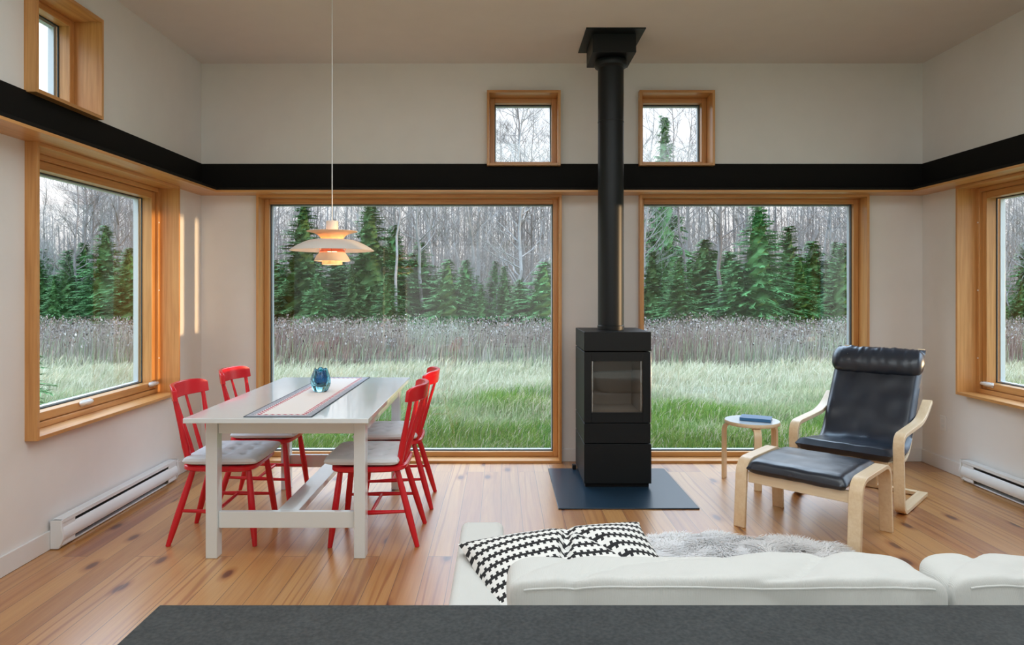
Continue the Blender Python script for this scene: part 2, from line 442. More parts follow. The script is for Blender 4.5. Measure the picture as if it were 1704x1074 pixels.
# windows. local frame: opening from 0..w (along), z0..z1; built on local +y = outwards, y=0 wall face
def fir_for(axis, rot):
    return M['fir_z'] if axis == 'z' else M['fir_x']
win_n = [0]
def window(loc, rz, w, z0, z1, kind):
    win_n[0] += 1
    t = bpy.data.objects.new('window_%d' % win_n[0], None); COL.objects.link(t); t.location = loc; t.rotation_euler = (0, 0, rz)
    struct(t); b = .02
    for (x0, x1) in ((0, b), (w - b, w)):
        MB().box(x0, x1, -PR, TH - .01, z0, z1).obj('jamb_board', M['fir_z'], t, .0015)
    MB().box(b, w - b, -PR, TH - .01, z1 - b, z1).obj('head_board', M['fir_x'], t, .0015)
    MB().box(b, w - b, -PR, TH - .01, z0, z0 + b).obj('sill_board', M['fir_x'], t, .0015)
    def ring(name, x0, x1, a0, a1, wd, y0, y1, mz, mx, bev=.003):
        o = MB().box(x0, x0 + wd, y0, y1, a0, a1).box(x1 - wd, x1, y0, y1, a0, a1)
        o.obj(name, mz, t, bev)
        return MB().box(x0 + wd, x1 - wd, y0, y1, a0, a0 + wd).box(x0 + wd, x1 - wd, y0, y1, a1 - wd, a1).obj(name, mx, t, bev)
    x0, x1, a0, a1 = b, w - b, z0 + b, z1 - b
    if kind == 'vent':
        ring('window_frame', x0, x1, a0, a1, .03, .074, .22, M['fir_z'], M['fir_x'])
        ring('sash', x0 + .032, x1 - .032, a0 + .032, a1 - .032, .047, .094, .165, M['fir_z'], M['fir_x'])
        q = .079; gy = .174
        for zz in (a0 + .25, (a0 + a1) / 2, a1 - .25):
            for xx in (x0 + .02, x1 - .02):
                cyl((xx, .071, zz), (xx, .076, zz), .006).obj('screw_cap', M['plastic'], t)
    elif kind == 'small':
        ring('window_frame', x0, x1, a0, a1, .04, .10, .165, M['fir_z'], M['fir_x']); q = .04; gy = .174
    else:
        ring('window_frame', x0, x1, a0, a1, .04, .07, .105, M['fir_z'], M['fir_x']); q = .04; gy = .112
    ring('glazing_bead', x0 + q - .004, x1 - q + .004, a0 + q - .004, a1 - q + .004, .010, gy - .009, gy - .003, M['gasket'], M['gasket'], 0)
    ring('outer_frame', x0 + q - .012, x1 - q + .012, a0 + q - .012, a1 - q + .012, .022, gy + .014, gy + .05, M['alu'], M['alu'], .002)
    MB().box(x0 + q, x1 - q, gy, gy + .004, a0 + q, a1 - q).obj('glass_pane', M['pane'], t, smooth=False)
    return t
for (a, b_, z0, z1) in back_wins:
    window((a, YB, 0), 0, b_ - a, z0, z1, 'big' if z0 == 0 else 'small')
for (y0, y1, z0, z1), k in ((side_big, 'vent'), (side_small, 'small')):
    wl = window((XL, y0, 0), R(90), y1 - y0, z0, z1, k)      # left: local +y -> -x ; local x -> +y
    if k == 'vent':
        wr = window((XR, y1, 0), R(-90), y1 - y0, z0, z1, k)     # right: local +y -> +x ; local x -> -y
        for wn, spots in ((wl, (.66, 1.46)), (wr, (.12, .90))):
            for sx_ in spots:
                mb = MB()
                pr = round_path([(-.062, 0), (-.05, .012), (.03, .016), (.062, .004)], .02, 5)
                mb.tube([(sx_ + p[0], .094 - .004 - p[1], .71) for p in pr], [.009, .011] + [.012] * (len(pr) - 4) + [.010, .006], 10)
                mb.box(sx_ - .05, sx_ + .05, .088, .096, .690, .725)
                mb.obj('window_latch', M['plastic'], wn, .002)

# ledge with black steel band
pw = .21
def ledge(name, mb, mat, bev=.001): return struct(mb.obj(name, mat, bevel=bev, smooth=False))
ledge('trim_1', MB().box(XL, XR, YB - pw, YB, LZ, LZ + .016), M['fir_x'])
ledge('trim_2', MB().box(XL, XL + pw, 0.4, YB - pw, LZ, LZ + .016), M['fir_y'])
ledge('trim_3', MB().box(XR - pw, XR, 0.4, YB - pw, LZ, LZ + .016), M['fir_y'])
ledge('trim_4', MB().box(XL, XR, YB - .012, YB, LZ + .035, 2.406).box(XL, XR, YB - pw, YB - .012, LZ + .016, LZ + .035), M['black'])
ledge('trim_5', MB().box(XL, XL + .012, 0.4, YB - .012, LZ + .035, 2.406).box(XL, XL + pw, 0.4, YB - pw, LZ + .016, LZ + .035), M['black'])
ledge('trim_6', MB().box(XR - .012, XR, 0.4, YB - .012, LZ + .035, 2.406).box(XR - pw, XR, 0.4, YB - pw, LZ + .016, LZ + .035), M['black'])

# baseboards
bh, bt = .102, .014
struct(MB().box(XL, XL + bt, -2.5, YB, 0, bh).obj('baseboard_left', M['base'], bevel=.003))
struct(MB().box(XR - bt, XR, -2.5, YB, 0, bh).obj('baseboard_right', M['base'], bevel=.003))
struct(MB().box(XL + bt, -1.96, YB - bt, YB, 0, bh).box(.485, 1.11, YB - bt, YB, 0, bh).box(2.946, XR - bt, YB - bt, YB, 0, bh).obj('baseboard_back', M['base'], bevel=.003))

# electric baseboard heaters (local x along the wall, local y into the room)
def heater(label, loc, rz, L):
    t = thing('baseboard_heater', label, 'heater', loc, rz)
    prof = [(0, .012), (.045, .012), (.052, .02), (.064, .05), (.066, .07), (.060, .095), (.052, .108)]
    # casing: back plate, bottom lip, front panel, top hood
    MB().box(.0, L, 0, .006, .01, .158).box(.0, L, .006, .058, .152, .158).box(.0, L, .006, .040, .004, .014).obj('casing', M['heater'], t, .0015)
    MB().prism_x([(.052, .040), (.060, .045), (.067, .062), (.067, .080), (.060, .104), (.050, .118), (.047, .116), (.058, .100), (.062, .078), (.061, .060), (.052, .046)], .0, L).obj('front_panel', M['heater'], t)
    MB().prism_x([(.052, .152), (.058, .152), (.058, .138), (.055, .136), (.052, .140)], 0, L).obj('hood_lip', M['heater'], t)
    for x0, x1 in ((0, .012), (L - .012, L)):
        MB().prism_x([(0, .004), (.045, .004), (.060, .030), (.070, .06), (.070, .085), (.062, .108), (.061, .158), (0, .158)], x0 - .002, x1 + .002).obj('end_cap', M['heater'], t, .002)
    for x0, x1 in ((.014, .13), (L - .13, L - .014)):
        MB().box(x0, x1, .046, .054, .016, .150).obj('blank_panel', M['heater'], t, .002)
    fins = MB()
    n = int((L - .3) / .012)
    for i in range(n):
        x = .15 + i * .012; fins.box(x, x + .0015, .010, .044, .03, .118)
    fins.box(.13, L - .13, .024, .030, .06, .068).obj('fins', M['fin'], t, smooth=False)
    return t
heater('white electric baseboard heater under the window behind the dining chairs', (XL + bt + .001, 4.97, 0), R(-90), 1.32)
heater('white electric baseboard heater on the wall beside the black armchair', (XR - bt - .001, 3.62, 0), R(90), 1.34)

# outlet
t = thing('power_outlet', 'white wall outlet plate low on the wall behind the black armchair', 'outlet', (XR, 5.26, .36), R(90))
MB().box(-.036, .036, 0, .006, -.058, .058).obj('cover_plate', M['plastic'], t, .002)
for zz in (-.02, .02):
    MB().box(-.016, .016, .006, .008, zz - .013, zz + .013).obj('socket', M['heater'], t, .001)

# ------------------------------------------------------------------ stove, flue, hearth
tag(MB().box(.362, 1.255, 4.315, 5.27, 0.0005, .010).obj('hearth_plate', M['hearth'], bevel=.002), 'dark blue black steel hearth plate lying on the floor under the stove', 'hearth')
t = thing('wood_stove', 'tall black wood burning stove with glass door on steel plate', 'stove', (.811, 4.747, .0105))
w2, dp = .234, .54
MB().box(-w2 + .012, w2 - .012, .03, dp - .02, 0, .03).obj('plinth', M['gap'], t)
MB().box(-w2, w2, .0, dp, .030, .3045).obj('base_panel', M['stove'], t, .003)
MB().box(-w2, w2 - .006, .0, dp, .3095, .4485).obj('wood_drawer', M['stove'], t, .003)
# firebox body with open front
fb = MB(); z0, z1 = .4535, .945
fb.box(-w2, -w2 + .03, .012, dp, z0, z1).box(w2 - .036, w2 - .006, .012, dp, z0, z1).box(-w2 + .03, w2 - .036, .05, dp, z0, z0 + .03)
fb.box(-w2 + .03, w2 - .036, .05, dp, z1 - .03, z1).box(-w2 + .03, w2 - .036, dp - .03, dp, z0 + .03, z1 - .03)
fb.obj('body', M['stove'], t, .003)
ln = MB(); a0, a1 = -w2 + .031, w2 - .037
ln.box(a0, a0 + .02, .07, dp - .05, z0 + .031, z1 - .031).box(a1 - .02, a1, .07, dp - .05, z0 + .031, z1 - .031)
ln.box(a0 + .02, a1 - .02, dp - .11, dp - .031, z0 + .031, z0 + .30).box(a0 + .02, a1 - .02, dp - .13, dp - .031, z0 + .306, z1 - .031)
ln.box(a0 + .02, a1 - .02, .07, dp - .11, z0 + .031, z0 + .06)
ln.obj('firebrick_lining', M['brick'], t, .004)
gx0, gx1, gz0, gz1 = -.183, .174, .525, .882
d = t
MB().box(-w2, gx0, -.004, .012, z0, z1).box(gx1, w2 - .010, -.004, .012, z0, z1).box(gx0, gx1, -.004, .012, z0, gz0).box(gx0, gx1, -.004, .012, gz1, z1).obj('door', M['stove'], t, .0015)
dr = bpy.data.objects[[o.name for o in t.children if o.name.startswith('door')][0]]
MB().box(gx0 - .01, gx1 + .01, .013, .017, gz0 - .01, gz1 + .01).obj('door_glass', M['pane'], dr, smooth=False)
for a_ in (gx1 - .012, gx0 + .006): MB().box(a_, a_ + .006, .018, .024, gz0, gz1).obj('glass_clip', M['silver'], dr)
MB().box(w2 - .0095, w2 - .003, -.008, .006, z0 + .004, z1 - .004).obj('door_handle', M['silver'], dr, .001)
MB().box(-w2, w2, .0, dp, .951, 1.085).obj('top_cover', M['stove'], t, .004)
MB().box(-w2 - .03, -w2 - .002, dp - .06, dp - .02, 0, .035).obj('air_inlet', M['gap'], t, .002)
t = thing('stove_pipe', 'straight black flue pipe rising from the stove to the ceiling box', 'flue pipe', (.806, 5.02, 1.0955))
MB().lathe([(.0935, 0), (.0935, 1.52), (.0955, 1.522), (.0955, 1.528), (.0935, 1.53), (.0935, 1.985)], n=48).obj('pipe', M['flue'], t)
MB().lathe([(.0936, .004), (.0975, .006), (.0975, .03), (.0936, .034)], n=48, close=True).obj('lower_collar', M['flue'], t)
MB().lathe([(.0936, 1.915), (.116, 1.93), (.121, 1.945), (.121, 1.962), (.112, 1.975), (.0936, 1.975)], n=48, close=True).obj('upper_collar', M['flue'], t)
t = thing('ceiling_support_box', 'square black flue support box fixed to the ceiling', 'flue box', (.805, 5.02, 0))
MB().box(-.155, .155, -.17, .175, 3.078, ZC - .009).obj('box_body', M['flue'], t, .002)
MB().box(-.212, .205, -.262, .24, ZC - .008, ZC - .0005).obj('trim_plate', M['flue'], t, .001)

# ------------------------------------------------------------------ pendant lamp
t = thing('pendant_lamp', 'white tiered pendant lamp glowing warm over the dining table', 'lamp', (-1.02, 4.12, 0))
def shell(prof, th):
    P = [Vector((r_, 0, z)) for r_, z in prof]; out = []; inn = []
    for i, p in enumerate(P):
        tt = (P[min(i + 1, len(P) - 1)] - P[max(i - 1, 0)]).normalized(); n = Vector((tt.z, 0, -tt.x))
        out.append((p.x, p.z)); inn.append((max(.001, p.x + n.x * th), p.z + n.z * th))
    return out + inn[::-1]
MB().tube([(0, 0, 1.806), (0, 0, ZC - .03)], .0032, 8).obj('cord', M['plastic'], t)
MB().lathe([(.0, 0), (.05, 0), (.05, .022), (.03, .03), (0, .03)], (0, 0, ZC - .0305)).obj('ceiling_rose', M['plastic'], t)
MB().lathe([(0, 1.812), (.006, 1.812), (.008, 1.806), (.034, 1.806), (.036, 1.802), (.036, 1.752), (0, 1.752)], n=40).obj('cap', M['shade'], t)
up = [(.150, 1.742), (.135, 1.7385), (.115, 1.734), (.095, 1.727), (.078, 1.716), (.068, 1.704), (.062, 1.692)]
MB().lathe(shell(up, .002), n=64, close=True).obj('upper_shade', M['shade_warm'], t)
mn = [(.098, 1.694), (.13, 1.690), (.165, 1.678), (.20, 1.661), (.23, 1.643), (.250, 1.628)]
MB().lathe(shell(mn, .002), n=72, close=True).obj('main_shade', M['shade'], t)
MB().lathe(shell([(.060, 1.690), (.098, 1.6935)], .0015), n=64, close=True).obj('shade_bridge', M['shade_warm'], t)
lo = [(.074, 1.616), (.084, 1.606), (.095, 1.590), (.103, 1.575), (.107, 1.565)]
MB().lathe(shell(lo, .002), n=56, close=True).obj('lower_shade', M['shade'], t)
MB().lathe([(.058, 1.578), (.060, 1.543), (.056, 1.543), (.054, 1.578)], n=48, close=True).obj('bottom_shade', M['shade_warm'], t)
MB().lathe([(.062, 1.640), (.078, 1.618), (.075, 1.618), (.059, 1.640)], n=48, close=True).obj('red_ring', M['lampred'], t)
for k in range(3):
    a = R(40 + 120 * k)
    MB().tube([(.073 * math.cos(a), .073 * math.sin(a), 1.612), (.092 * math.cos(a), .092 * math.sin(a), 1.645), (.10 * math.cos(a), .10 * math.sin(a), 1.690)], .0018, 6).obj('strut', M['lampred'], t)
def emis(name, c, s):
    m = bpy.data.materials.new(name); m.use_nodes = True; b = m.node_tree.nodes['Principled BSDF']
    b.inputs['Emission Color'].default_value = (*c, 1); b.inputs['Emission Strength'].default_value = s; return m
MB().lathe([(0, 1.60), (.018, 1.603), (.027, 1.618), (.028, 1.635), (.02, 1.66), (.013, 1.68), (0, 1.682)], n=24).obj('bulb', emis('warm_bulb', (1, .62, .30), 6), t)
for nm, z, p in (('pendant_bulb_light', 1.655, 5.0), ('pendant_top_light', 1.712, 1.2), ('pendant_low_light', 1.585, .6)):
    l = bpy.data.lights.new(nm, 'POINT'); l.energy = p; l.color = (1, .60, .30); l.shadow_soft_size = .03
    lo_ = bpy.data.objects.new(nm, l); COL.objects.link(lo_); lo_.location = (-1.02, 4.12, z)

# ------------------------------------------------------------------ dining table
t = thing('dining_table', 'white painted wooden dining table with trestle stretchers', 'table', (-1.125, 4.19, 0))
tx0, tx1, ty0, ty1 = -.463, .463, -.787, .789
MB().box(tx0, tx1, ty0, ty1, .725, .75).obj('tabletop', M['white'], t, .0025)
lx = ((-.405, -.345), (.362, .422)); ly = ((-.659, -.594), (.55, .615))
for a in lx:
    for b in ly: MB().box(a[0], a[1], b[0], b[1], 0, .7245).obj('leg', M['white'], t, .003)
ap = MB(); ap.box(-.344, .361, -.645, -.622, .645, .7245).box(-.344, .361, .578, .601, .645, .7245).box(-.395, -.372, -.593, .549, .645, .7245).box(.388, .411, -.593, .549, .645, .7245)
ap.obj('apron', M['white'], t, .002)
MB().box(-.344, .361, -.640, -.612, .152, .238).obj('stretcher', M['white'], t, .002)
MB().box(-.344, .361, .568, .596, .152, .238).obj('stretcher', M['white'], t, .002)
MB().box(-.045, .065, -.611, .567, .206, .238).obj('foot_rail', M['white'], t, .002)
o = MB().box(-.173, .173, -.762, .765, 0, .003).obj('table_runner', runner_mat(.173, .764), smooth=False)
o.location = (-1.126, 4.20, .7505); tag(o, 'cream woven table runner with grey and red border along the table', 'table runner')
# vase: lobed thick glass
def vase_shell(prof, lobes):
    n = 72; v = []; f = []
    for r_, z, lb in prof:
        for i in range(n):
            a = 2 * math.pi * i / n
            q = r_ * (1 + lb * (abs(math.cos(lobes * .5 * a + .4)) ** 1.3 - .5) * 2)
            zz = z + .007 * math.cos(3 * a + 1) * max(0, (z - .09) / .04)
            v.append((q * math.cos(a), q * math.sin(a), zz))
    m = len(prof)
    for j in range(m - 1):
        for i in range(n):
            a, b = j * n + i, j * n + (i + 1) % n; f.append((a, b, b + n, a + n))
    f.append(tuple(range(n - 1, -1, -1))); f.append(tuple((m - 1) * n + i for i in range(n)))
    return MB().add(v, f)
t = thing('glass_vase', 'small lobed blue glass vase standing on the table runner', 'vase', (-1.131, 4.275, .7540))
outer = [(.030, 0, .02), (.040, .002, .03), (.047, .012, .04), (.056, .032, .06), (.0605, .052, .08), (.060, .072, .09), (.055, .094, .10), (.047, .116, .12), (.041, .132, .13), (.037, .140, .13)]
outer_in = [(.033, .140, .13), (.036, .130, .12), (.040, .112, .10), (.045, .094, .09), (.047, .074, .08), (.044, .056, .06), (.034, .042, .04), (.020, .036, .02)]
o = vase_shell(outer + outer_in, 6).obj('glass_body', M['vase'], t); sm(o, 70)
mid = [(.012, .0395, .0), (.030, .043, .04), (.0405, .057, .06), (.0435, .075, .08), (.0415, .093, .09), (.0365, .112, .10), (.034, .128, .12)]
mid_in = [(r_ - .004, z + (.003 if i == len(mid) - 1 else 0), lb) for i, (r_, z, lb) in enumerate(mid[::-1])][:-1] + [(.010, .045, 0)]
o = vase_shell(mid + mid_in, 6).obj('blue_lining', M['vase_in'], t); sm(o, 70)

# ------------------------------------------------------------------ chairs (local: front = -y)
def make_chair():
    t = thing('dining_chair', '', 'chair', (0, 0, 0), 0, 'red spindle back chairs around the white table')
    # saddle seat
    n = 20; v = []; f = []
    def outline(a):
        c, s_ = math.cos(a), math.sin(a); p = 5.0
        r_ = 1 / ((abs(c) ** p + abs(s_) ** p) ** (1 / p))
        y = r_ * s_ * .205; x = r_ * c * (.222 - .016 * (y / .205))
        return x, y
    N = 56
    layers = [(0, .422, 1.0, 0), (0, .410, .93, 0), (0, .412, .0, 0)]
    rings = [(.0, .428, 0), (.5, .430, 0), (.8, .434, 0), (.95, .4395, 0), (1.0, .434, 0), (1.0, .416, 0), (.95, .408, 0), (.5, .408, 0), (0, .408, 0)]
    for s_, z, _ in rings[1:-1]:
        for k in range(N):
            x, y = outline(2 * math.pi * k / N); v.append((x * s_, y * s_, z))
    m = len(rings) - 2
    for j in range(m - 1):
        for k in range(N):
            a, b = j * N + k, j * N + (k + 1) % N; f.append((a, b, b + N, a + N))
    f.append(tuple(range(N - 1, -1, -1))); f.append(tuple((m - 1) * N + k for k in range(N)))
    MB().add(v, f).obj('seat', M['red'], t)
    feet = []
    for sx_ in (-1, 1):
        for top, bot in (((.150, -.155), (.195, -.203)), ((.135, .150), (.185, .268))):
            p0 = Vector((sx_ * top[0], top[1], .409)); p1 = Vector((sx_ * bot[0], bot[1], 0))
            pts = [p0.lerp(p1, q) for q in (0, .25, .55, .62, .8, 1)]
            MB().tube(pts, [.0145, .0175, .0185, .0185, .017, .0125], 14).obj('leg', M['red'], t); feet.append((p0, p1))
    def at(i, z):
        p0, p1 = feet[i]; return p0.lerp(p1, (p0.z - z) / p0.z)
    for a, b in ((0, 1), (2, 3)):
        A, B = at(a, .175), at(b, .185); mid = A.lerp(B, .5)
        MB().tube([A, A.lerp(B, .3), mid, A.lerp(B, .7), B], [.008, .010, .0125, .010, .008], 10).obj('side_stretcher', M['red'], t)
    A = at(0, .175).lerp(at(1, .185), .5); B = at(2, .175).lerp(at(3, .185), .5)
    MB().tube([A, A.lerp(B, .5), B], [.008, .0115, .008], 10).obj('cross_stretcher', M['red'], t)
    # crest rail, curved
    K = 24; v = []; f = []
    def arc(u): return .300 - .078 * u * u       # u -1..1
    for k in range(K + 1):
        u = -1 + 2 * k / K; x = u * .215; y = arc(u); tl = 1 - abs(u) ** 12
        zt = .868 - .022 * abs(u) ** 8; zb = .783 + .004 * abs(u) ** 8
        ny = Vector((2 * .080 * u / .215, 1, 0)).normalized() * .0115
        rake = -.012
        for (sg, z) in ((-1, zb), (-1, zt), (1, zt), (1, zb)):
            yy = y + rake * (.868 - z) / .085
            v.append((x + ny.x * sg, yy + ny.y * sg, z))
    for k in range(K):
        for q in range(4):
            a, b = k * 4 + q, k * 4 + (q + 1) % 4; f.append((a, b, b + 4, a + 4))
    f += [(3, 2, 1, 0), tuple(K * 4 + q for q in range(4))]
    MB().add(v, f).obj('crest_rail', M['red'], t, .004)
    for x_t, x_b, u, r_ in ((-.185, -.150, -.86, .0150), (-.066, -.055, -.31, .0095), (.066, .055, .31, .0095), (.185, .150, .86, .0150)):
        p1 = Vector((x_t, arc(u) - .012, .790)); p0 = Vector((x_b, .165 + (.010 if abs(u) < .5 else 0), .432))
        pts = [p0.lerp(p1, q) for q in (0, .3, .6, 1)]
        MB().tube(pts, [r_ * 1.15, r_ * 1.25, r_ * .95, r_ * .75], 12).obj('spindle', M['red'], t)
    return t
chair = make_chair()
chairs = [
    (-1.545, 3.895, R(90), 'red wooden spindle back chair nearest the heater, at the front left of the table', 1.5),
    (-1.545, 4.545, R(90), 'red wooden spindle back chair at the far left of the table, towards the room corner', -1),
    (-.722, 3.88, R(-90), 'red wooden spindle back chair at the front right of the table', 0),
    (-.715, 4.50, R(-90), 'red wooden spindle back chair at the far right of the table, before the large window', 2),
]
for i, (x, y, rz, lb, jit) in enumerate(chairs):
    c = chair if i == 0 else dup(chair, (0, 0, 0), 0)
    c.location = (x, y, 0); c.rotation_euler = (0, 0, rz + R(jit)); c['label'] = lb
TUFTS = [(a, b) for a in (-.115, 0, .115) for b in (-.105, 0, .105) if not (a == 0 and b == 0)] + [(0, 0)]
def seat_pad():
    n = 60; v = []; f = []; w_, d_, h_ = .228, .212, .052
    tufts = TUFTS
    def prof(u, v_): return max(0, (1 - abs(u) ** 7) * (1 - abs(v_) ** 7)) ** .34
    for side in (1, -1):
        for j in range(n + 1):
            for i in range(n + 1):
                u, q = -1 + 2 * i / n, -1 + 2 * j / n
                sq = 1 - .035 * (u * u * q * q) - .02
                x, y = u * w_ * sq, q * d_ * sq
                z = prof(u, q) * h_ * .5
                if side == 1:
                    for a, b in tufts:
                        z -= .012 * math.exp(-((x - a) ** 2 + (y - b) ** 2) / .00025) + .012 * math.exp(-((x - a) ** 2 + (y - b) ** 2) / .0012)
                    z += .003 * noise.noise(Vector((x * 14, y * 14, 3)))
                else: z = min(z, .018)
                v.append((x, y, h_ * .5 + side * z))
    N = (n + 1) * (n + 1)
    for sd in (0, 1):
        for j in range(n):
            for i in range(n):
                a = sd * N + j * (n + 1) + i; f.append((a, a + 1, a + n + 2, a + n + 1))
    per = [i for i in range(n + 1)] + [j * (n + 1) + n for j in range(1, n + 1)] + [n * (n + 1) + i for i in range(n - 1, -1, -1)] + [j * (n + 1) for j in range(n - 1, 0, -1)]
    for k in range(len(per)):
        a, b = per[k], per[(k + 1) % len(per)]; f.append((a, b, b + N, a + N))
    return MB().add(v, f)
t0 = thing('seat_cushion', '', 'cushion', (0, 0, 0), 0, 'white tufted pads on the red chairs')
seat_pad().obj('pad', M['seatpad'], t0)
for a, b in TUFTS:
    MB().lathe([(0, 0), (.008, .001), (.009, .003), (.006, .005), (0, .006)], (a, b, .026), 12).obj('button', M['seatpad'], t0)
plab = ['white tufted seat pad on the front left red chair', 'white tufted seat pad on the far left red chair',
        'white tufted seat pad on the front right red chair', 'white tufted seat pad on the far right red chair']
for i, (x, y, rz, lb, jit) in enumerate(chairs):
    c = t0 if i == 0 else dup(t0, (0, 0, 0), 0)
    fx = .022 if rz > 0 else -.03
    c.location = (x + fx, y, .4395); c.rotation_euler = (0, 0, rz + R(jit + (2 if i % 2 else -1))); c['label'] = plab[i]

# ------------------------------------------------------------------ armchair
t = thing('armchair', 'bentwood lounge armchair with black leather cushion by the right corner', 'armchair', (2.20, 4.39, 0), R(-44))
for sx_ in (-1, 1):
    x0 = sx_ * .315 - .03; x1 = sx_ * .315 + .03
    pth = round_path([(.60, .016), (.035, .016), (.0, .49), (.53, .512), (.73, .622)], [.07, .085, .13], 8)
    MB().strip(pth, x0, x1, .026).obj('side_frame', M['birch'], t, .003)
MB().box(-.285, .285, .56, .60, .004, .030).obj('cross_rail', M['birch_x'], t, .003)
MB().box(-.285, .285, .015, .045, .275, .325).obj('cross_rail', M['birch_x'], t, .003)
seatp = round_path([(-.03, .372), (.43, .300), (.80, 1.02)], [.16], 14)
low = [(y + .03 * k, z - .048) for k, (y, z) in zip([0] * 2 + [.3] * 6 + [1] * 99, seatp)]
seatf = round_path([(-.02, .322), (.45, .250), (.885, .965)], [.16], 14)
for sx_ in (-1, 1):
    MB().strip(seatf, sx_ * .245 - .022, sx_ * .245 + .022, .018).obj('seat_rail', M['birch'], t, .003)
for k in (3, 8, 14):
    y, z = seatf[k]; MB().box(-.224, .224, y - .012, y + .012, z - .006, z + .010).obj('slat', M['birch_x'], t, .002)
MB().box(-.224, .224, .838, .862, .905, .95).obj('slat', M['birch_x'], t, .002)
# cushion as one thick sheet along the seat path
def sheet(path, hw, th, segs=28, wr=.004, seed=0, endround=.04):
    P = [Vector((0, y, z)) for y, z in path]
    # resample
    Ls = [0]
    for a, b in zip(P, P[1:]): Ls.append(Ls[-1] + (b - a).length)
    tot = Ls[-1]; K = 60; Q = []
    for k in range(K + 1):
        s_ = tot * k / K
        i = max(j for j in range(len(Ls)) if Ls[j] <= s_ + 1e-9); i = min(i, len(P) - 2)
        Q.append(P[i].lerp(P[i + 1], (s_ - Ls[i]) / max(1e-9, Ls[i + 1] - Ls[i])))
    v = []; f = []; n = segs
    for side in (1, -1):
        for k in range(K + 1):
            tt = (Q[min(k + 1, K)] - Q[max(k - 1, 0)]).normalized(); nn = Vector((0, -tt.z, tt.y))
            s_ = k / K * tot; ev = min(s_, tot - s_)
            for i in range(n + 1):
                u = -1 + 2 * i / n
                eu = (1 - abs(u)) * hw
                def rf(e): return math.sqrt(max(0, 1 - (1 - min(1, e / endround)) ** 2))
                h_ = th * .5 * rf(ev) * rf(eu)
                h_ += wr * noise.noise(Vector((u * 3 + seed, s_ * 9, side * 4))) * min(1, h_ / .01)
                q = Q[k] + nn * side * h_
                v.append((u * hw, q.y, q.z))
    N = (K + 1) * (n + 1)
    for sd in (0, 1):
        for k in range(K):
            for i in range(n):
                a = sd * N + k * (n + 1) + i; f.append((a, a + 1, a + n + 2, a + n + 1))
    per = [i for i in range(n + 1)] + [j * (n + 1) + n for j in range(1, K + 1)] + [K * (n + 1) + i for i in range(n - 1, -1, -1)] + [j * (n + 1) for j in range(K - 1, 0, -1)]
    for k in range(len(per)):
        a, b = per[k], per[(k + 1) % len(per)]; f.append((a, b, b + N, a + N))
    return MB().add(v, f)
seatc = round_path([(-.055, .372), (.40, .318), (.822, .965)], [.12], 14)
cu = sheet(seatc, .285, .082, wr=.006).obj('leather_cushion', M['leather'], t); sm(cu, 70)
# seams
def headrest():
    n, m = 60, 28; v = []; f = []
    for i in range(n + 1):
        u = -1 + 2 * i / n
        e_ = (1 - abs(u) ** 10) ** .5 * .92 + .08
        for j in range(m):
            a = 2 * math.pi * j / m
            rr = 1 + .05 * noise.noise(Vector((u * 9, math.cos(a) * 2, math.sin(a) * 2))) + .09 * max(0, math.sin(a)) * noise.noise(Vector((u * 17, math.cos(a) * 1.2, 3))) + .05 * noise.noise(Vector((u * 26, math.sin(a) * 1.5, 9))) * abs(u) ** 2
            cc = math.cos(a); ss = math.sin(a)
            y = cc * .070 * e_ * rr; z = ss * .106 * e_ * rr
            v.append((u * .300, y, z))
    for i in range(n):
        for j in range(m):
            a, b = i * m + j, i * m + (j + 1) % m; f.append((a, b, b + m, a + m))
    f.append(tuple(range(m))); f.append(tuple(n * m + j for j in range(m)))
    return MB().add(v, f)
hr = headrest().obj('headrest', M['leather'], t); sm(hr, 80); hr.location = (0, .722, .878); hr.rotation_euler = (R(-32), 0, 0)

# ------------------------------------------------------------------ footstool
t = thing('footstool', 'bentwood footstool with flat black leather cushion before the armchair', 'footstool', (1.81, 3.97, 0), R(-45.4))
for sx_ in (-1, 1):
    x0 = sx_ * .314 - .034; x1 = sx_ * .314 + .034
    pth = round_path([(-.265, 0), (-.235, .385), (.235, .395), (.265, 0)], [.09, .09], 10)
    MB().strip(pth, x0, x1, .024).obj('side_frame', M['birch'], t, .003)
for yy in (-.232, .205): MB().box(-.279, .279, yy, yy + .026, .262, .325).obj('rail', M['birch_x'], t, .003)
fs = sheet([(-.27, .352), (-.2, .365), (0, .372), (.2, .368), (.255, .36)], .274, .078, wr=.003, seed=5).obj('leather_cushion', M['leather'], t); sm(fs, 70)

# ------------------------------------------------------------------ stool and book
t = thing('side_stool', 'round three legged birch stool used as side table by the armchair', 'stool', (1.808, 4.92, 0), R(140.6))
MB().lathe([(0, .425), (.188, .425), (.190, .428), (.190, .446), (.188, .449), (0, .449)], n=56).obj('seat', M['birch'], t)
MB().lathe([(0, .4492), (.186, .4492), (.187, .4505), (0, .4515)], n=56).obj('seat_top', M['white'], t)
for k in range(3):
    mb = MB().strip(round_path([(.03, .412), (.205, .412), (.205, 0)], [.065], 10), -.025, .025, .022)
    o = mb.obj('leg', M['birch_z'], t, .002); o.rotation_euler = (0, 0, R(120 * k - 90))
t = thing('book', 'blue hardcover book lying on the round stool', 'book', (1.835, 4.915, .4520), R(-26))
MB().box(-.105, .105, -.072, .072, 0, .003).box(-.105, .105, -.072, .072, .019, .022).box(-.105, .105, -.075, -.071, 0, .022).obj('cover', M['book'], t, .001)
MB().box(-.101, .101, -.070, .068, .0032, .0188).obj('page_block', M['pages'], t)

